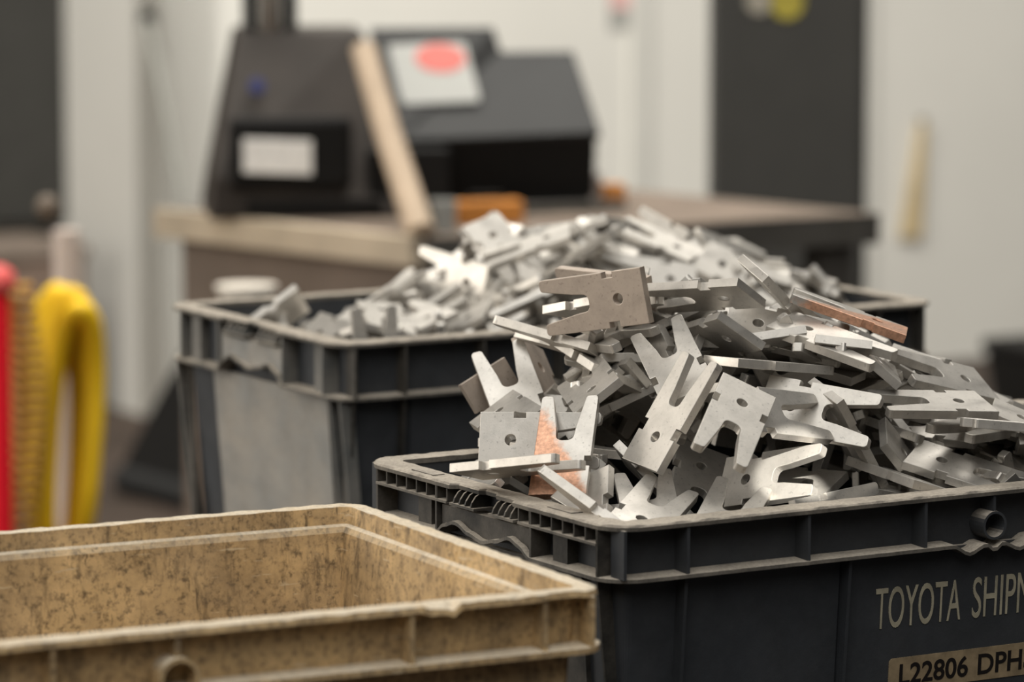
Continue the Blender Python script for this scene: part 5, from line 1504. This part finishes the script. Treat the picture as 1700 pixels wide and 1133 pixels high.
obj('clamp_jaw', nb(-0.012, -0.015, 0, 0.028, 0.015, 0.030, bev=0.004), orange, t); obj('clamp_bar', nb(-0.034, -0.010, 0, -0.010, 0.010, 0.048, bev=0.004), mat_plain('grey_zinc', (0.42, 0.38, 0.36), 0.5, 0.5), t)
plate = obj('bar_stock', nb(-0.12, -0.015, 0, 0.10, 0.015, 0.014, bev=0.002), dark_edge); plate.location = (0.075, 6.42, BZ); plate.rotation_euler = (0, 0, 0.45)
tag(plate, 'dark flat steel bar lying on the bench top', 'bar')

# stool with a pale tub, before the bench end
stool = thing('shop_stool', 'black stool standing before the bench end', 'stool', (-0.325, 5.62, 0))
obj('seat', lathe([(0.0, 0.845), (0.095, 0.845), (0.10, 0.855), (0.095, 0.868), (0.0, 0.868)], 28), black, stool)
for k in range(4):
    a = math.pi/4+k*math.pi/2
    obj('leg', tube([(0.07*math.cos(a), 0.07*math.sin(a), 0.85), (0.15*math.cos(a), 0.15*math.sin(a), 0.0)], 0.011, 10), black, stool)
obj('foot_ring', tube([(0.125*math.cos(2*math.pi*k/28), 0.125*math.sin(2*math.pi*k/28), 0.27) for k in range(28)], 0.008, 8, closed=True), black, stool)
tub = obj('plastic_tub', lathe([(0.0, 0.0), (0.030, 0.0), (0.036, 0.030), (0.040, 0.031), (0.040, 0.037), (0.0, 0.039)], 28), mat_plain('cream_plastic', (0.62, 0.57, 0.50), 0.6, var=0.05)); tub.location = (-0.345, 5.60, 0.868)
tag(tub, 'round cream tub on the black stool', 'tub')

# dark steel column behind the bench
col = thing('steel_column', 'dark grey steel cabinet column rising behind the workbench', 'column', (0.485, 7.75, 0), 0.0)
grey_dark = mat_plain('dark_grey_paint', (0.036, 0.035, 0.032), 0.6, var=0.06)
obj('cabinet_body', nb(-0.124, 0, 0, 0.150, 0.22, 3.2, bev=0.004), grey_dark, col)
obj('door_panel', nb(-0.078, -0.006, 0.15, 0.138, 0.0, 3.1, bev=0.002), grey_dark, col)
yl = obj('round_sticker', lathe([(0.0, 0), (0.030, 0), (0.030, 0.002), (0.0, 0.002)], 24), mat_plain('yellow_vinyl', (0.28, 0.235, 0.04), 0.5), col)
yl.matrix_local = Matrix.Translation((0.005, -0.006, 1.165)) @ Matrix.Rotation(math.pi/2, 4, 'X')
wl = obj('grey_sticker', lathe([(0.0, 0), (0.024, 0), (0.024, 0.002), (0.0, 0.002)], 24), mat_plain('grey_vinyl', (0.24, 0.22, 0.18), 0.5), col)
wl.matrix_local = Matrix.Translation((-0.045, -0.006, 1.168)) @ Matrix.Rotation(math.pi/2, 4, 'X')

# on the wall
def on_wall(s, z, off=0.0):
    return (K[0]+u_[0]*s+u_[1]*off, K[1]+u_[1]*s-u_[0]*off, z)
sg = thing('wall_sign', 'white wall sign with a pink top band, above the bench', 'sign', on_wall(1.316, 0.927), YAW)
obj('board', nb(-0.055, -0.004, 0, 0.055, 0, 0.13, bev=0.001), white, sg)
obj('top_band', nb(-0.05, -0.006, 0.055, 0.05, -0.004, 0.11), mat_plain('pink_vinyl', (0.72, 0.42, 0.40), 0.5), sg)
stain = thing('wall_stain', 'ochre strap on the white wall to the right, built as a hanging strip', 'stain', on_wall(2.20, 0.345), YAW)  # stain on the wall modelled as a strip, with an added hook
ochre = mat_plain('ochre_stain', (0.56, 0.44, 0.25), 0.8, var=0.2)
obj('stain_strip', hull_prism([(-0.035, -0.02, 0.0), (0.032, -0.02, 0.0), (0.046, -0.02, 0.31), (0.026, -0.02, 0.31)], [(-0.035, -0.013, 0.0), (0.032, -0.013, 0.0), (0.046, -0.013, 0.31), (0.026, -0.013, 0.31)]), ochre, stain)
obj('hook', tube([(0.033, 0.0, 0.315), (0.033, -0.025, 0.312), (0.033, -0.03, 0.32)], 0.004, 8), greyp, stain)
cb = thing('wall_cable', 'thin grey cable drooping from a dark knob beside the wall corner', 'cable', (K[0], K[1]-0.02, 0))
obj('knob', lathe([(0.0, 0), (0.020, 0), (0.022, 0.012), (0.012, 0.025), (0.0, 0.026)], 16), black, cb).matrix_local = Matrix.Translation((-0.03, -0.03, 0.995)) @ Matrix.Rotation(math.pi/2, 4, 'X')
obj('cord', tube([(-0.03, -0.05, 0.99), (-0.012, -0.05, 0.90), (0.010, -0.05, 0.78), (0.03, -0.05, 0.66), (0.055, -0.05, 0.55)], 0.011, 8), mat_plain('grey_cord', (0.36, 0.36, 0.33), 0.6), cb)

# far left: dark wall box, posts and hoses
dk = thing('wall_locker', 'tall black locker hung on the wall at far left', 'locker', (-1.215, 10.97, 0.44), YAW)
obj('carcass', nb(-0.60, 0, 0, 0.10, 0.25, 2.6, bev=0.005), mat_plain('black_locker_paint', (0.028, 0.028, 0.026), 0.6, var=0.1), dk)
obj('door', nb(-0.59, -0.015, 0.01, 0.09, 0, 2.59, bev=0.004), mat_plain('black_locker_door', (0.032, 0.031, 0.028), 0.6, var=0.1), dk)
crate2 = thing('storage_box', 'brown grey storage box standing below the black locker', 'box', (-1.16, 10.6, 0), YAW)
obj('box_body', nb(-0.55, -0.05, 0, 0.10, 0.30, 0.40, bev=0.006), mat_plain('brown_grey_board', (0.16, 0.115, 0.09), 0.8, var=0.3), crate2)
obj('box_lid', nb(-0.56, -0.06, 0.40, 0.11, 0.31, 0.425, bev=0.004), brown_panel, crate2)
post = thing('hose_stand', 'pale pink grey post with a round cap, carrying the hoses', 'stand', (-0.655, 6.25, 0))
pale = mat_plain('pale_pink_grey_paint', (0.58, 0.49, 0.44), 0.6, var=0.06)
obj('upright', tube([(0.01, 0, 0), (0.01, 0, 0.91)], 0.020, 16), pale, post, smooth=False)
obj('cap_ball', lathe([(0.0, -0.018), (0.012, -0.014), (0.018, 0.0), (0.012, 0.014), (0.0, 0.018)], 16), mat_plain('dull_brown_knob', (0.14, 0.11, 0.085), 0.5), post, smooth=True).location = (-0.016, -0.01, 0.945)
obj('base_plate', lathe([(0.0, 0), (0.14, 0), (0.14, 0.015), (0.0, 0.018)], 28), greyp, post)
obj('hose_arm', tube([(0.0, 0, 0.80), (0.0, -0.10, 0.80), (0.0, -0.14, 0.83)], 0.009, 10), greyp, post)
yel = mat_plain('yellow_hose_rubber', (0.78, 0.50, 0.015), 0.45, var=0.12)
hose = bmesh.new()
for k in range(5):
    pts = []
    for i in range(40):
        a = 2*math.pi*i/40
        pts.append((-0.012+k*0.007+0.034*math.cos(a)*(1+0.12*math.sin(a*2+k)) + 0.018*math.sin(a)*(k-1)/3, -0.05-0.022*k+0.01*math.sin(a*3), 0.62+(0.185+0.016*(k % 2))*math.sin(a)))
    tube(pts, 0.0155, 10, closed=True, bm=hose)
tag(obj('yellow_hose', hose, yel, smooth=True), 'coil of thick yellow hose hung on the pale post', 'hose')
bpy.data.objects['yellow_hose'].location = (-0.635, 6.15, 0.02)
spring = []
for i in range(420):
    a = i*2*math.pi/14
    z = 0.86-i*0.0012
    spring.append((-0.690+0.022*math.cos(a)+0.02*math.sin(i/90), 5.97+0.022*math.sin(a), z))
tag(obj('spiral_air_hose', tube(spring, 0.0062, 7), mat_plain('amber_hose', (0.40, 0.22, 0.055), 0.4, var=0.2), smooth=True), 'amber spiral air hose hanging left of the yellow coil', 'hose')
rp = thing('red_bollard', 'red post with a rounded top at the left edge of the picture', 'post', (-0.705, 5.9, 0))
redp = mat_plain('red_enamel', (0.90, 0.014, 0.03), 0.4, var=0.08)
obj('shaft', tube([(0, 0, 0), (0, 0, 0.862)], 0.018, 18), redp, rp, smooth=False)
obj('round_cap', lathe([(0.0, 0.0), (0.024, 0.0), (0.027, 0.010), (0.024, 0.026), (0.012, 0.035), (0.0, 0.037)], 20), mat_plain('coral_cap', (0.75, 0.12, 0.11), 0.4), rp, smooth=True).location = (0, 0, 0.862)
obj('base_plate', lathe([(0.0, 0), (0.09, 0), (0.09, 0.012), (0.0, 0.014)], 24), redp, rp)
bag = thing('rolling_bin', 'black rolling bin on the floor near the wall at far right', 'bin', (1.27, 9.2, 0), 0.5)
obj('bin_body', hull_prism([(-0.16, -0.13, 0.04), (0.16, -0.13, 0.04), (0.16, 0.13, 0.04), (-0.16, 0.13, 0.04)], [(-0.2, -0.17, 0.34), (0.2, -0.17, 0.34), (0.2, 0.17, 0.34), (-0.2, 0.17, 0.34)], bev=0.01), black, bag)
obj('bin_lid', nb(-0.205, -0.175, 0.34, 0.205, 0.175, 0.37, bev=0.008), black, bag)
for x in (-0.12, 0.12):
    for y in (-0.1, 0.1): obj('caster', tube([(x-0.012, y, 0.02), (x+0.012, y, 0.02)], 0.02, 14), greyp, bag)
mat_ = thing('folded_dolly', 'black dolly leaning low on the floor left of the back crate', 'dolly', (-0.75, 9.3, 0), 0.6)
obj('deck', hull_prism([(-0.02, -0.2, 0.03), (0.02, -0.2, 0.03), (0.32, -0.2, 0.44), (0.26, -0.2, 0.46)], [(-0.02, 0.2, 0.03), (0.02, 0.2, 0.03), (0.32, 0.2, 0.44), (0.26, 0.2, 0.46)], bev=0.006), black, mat_)
obj('deck_wheel', tube([(0.0, -0.19, 0.03), (0.0, 0.19, 0.03)], 0.03, 14), greyp, mat_)
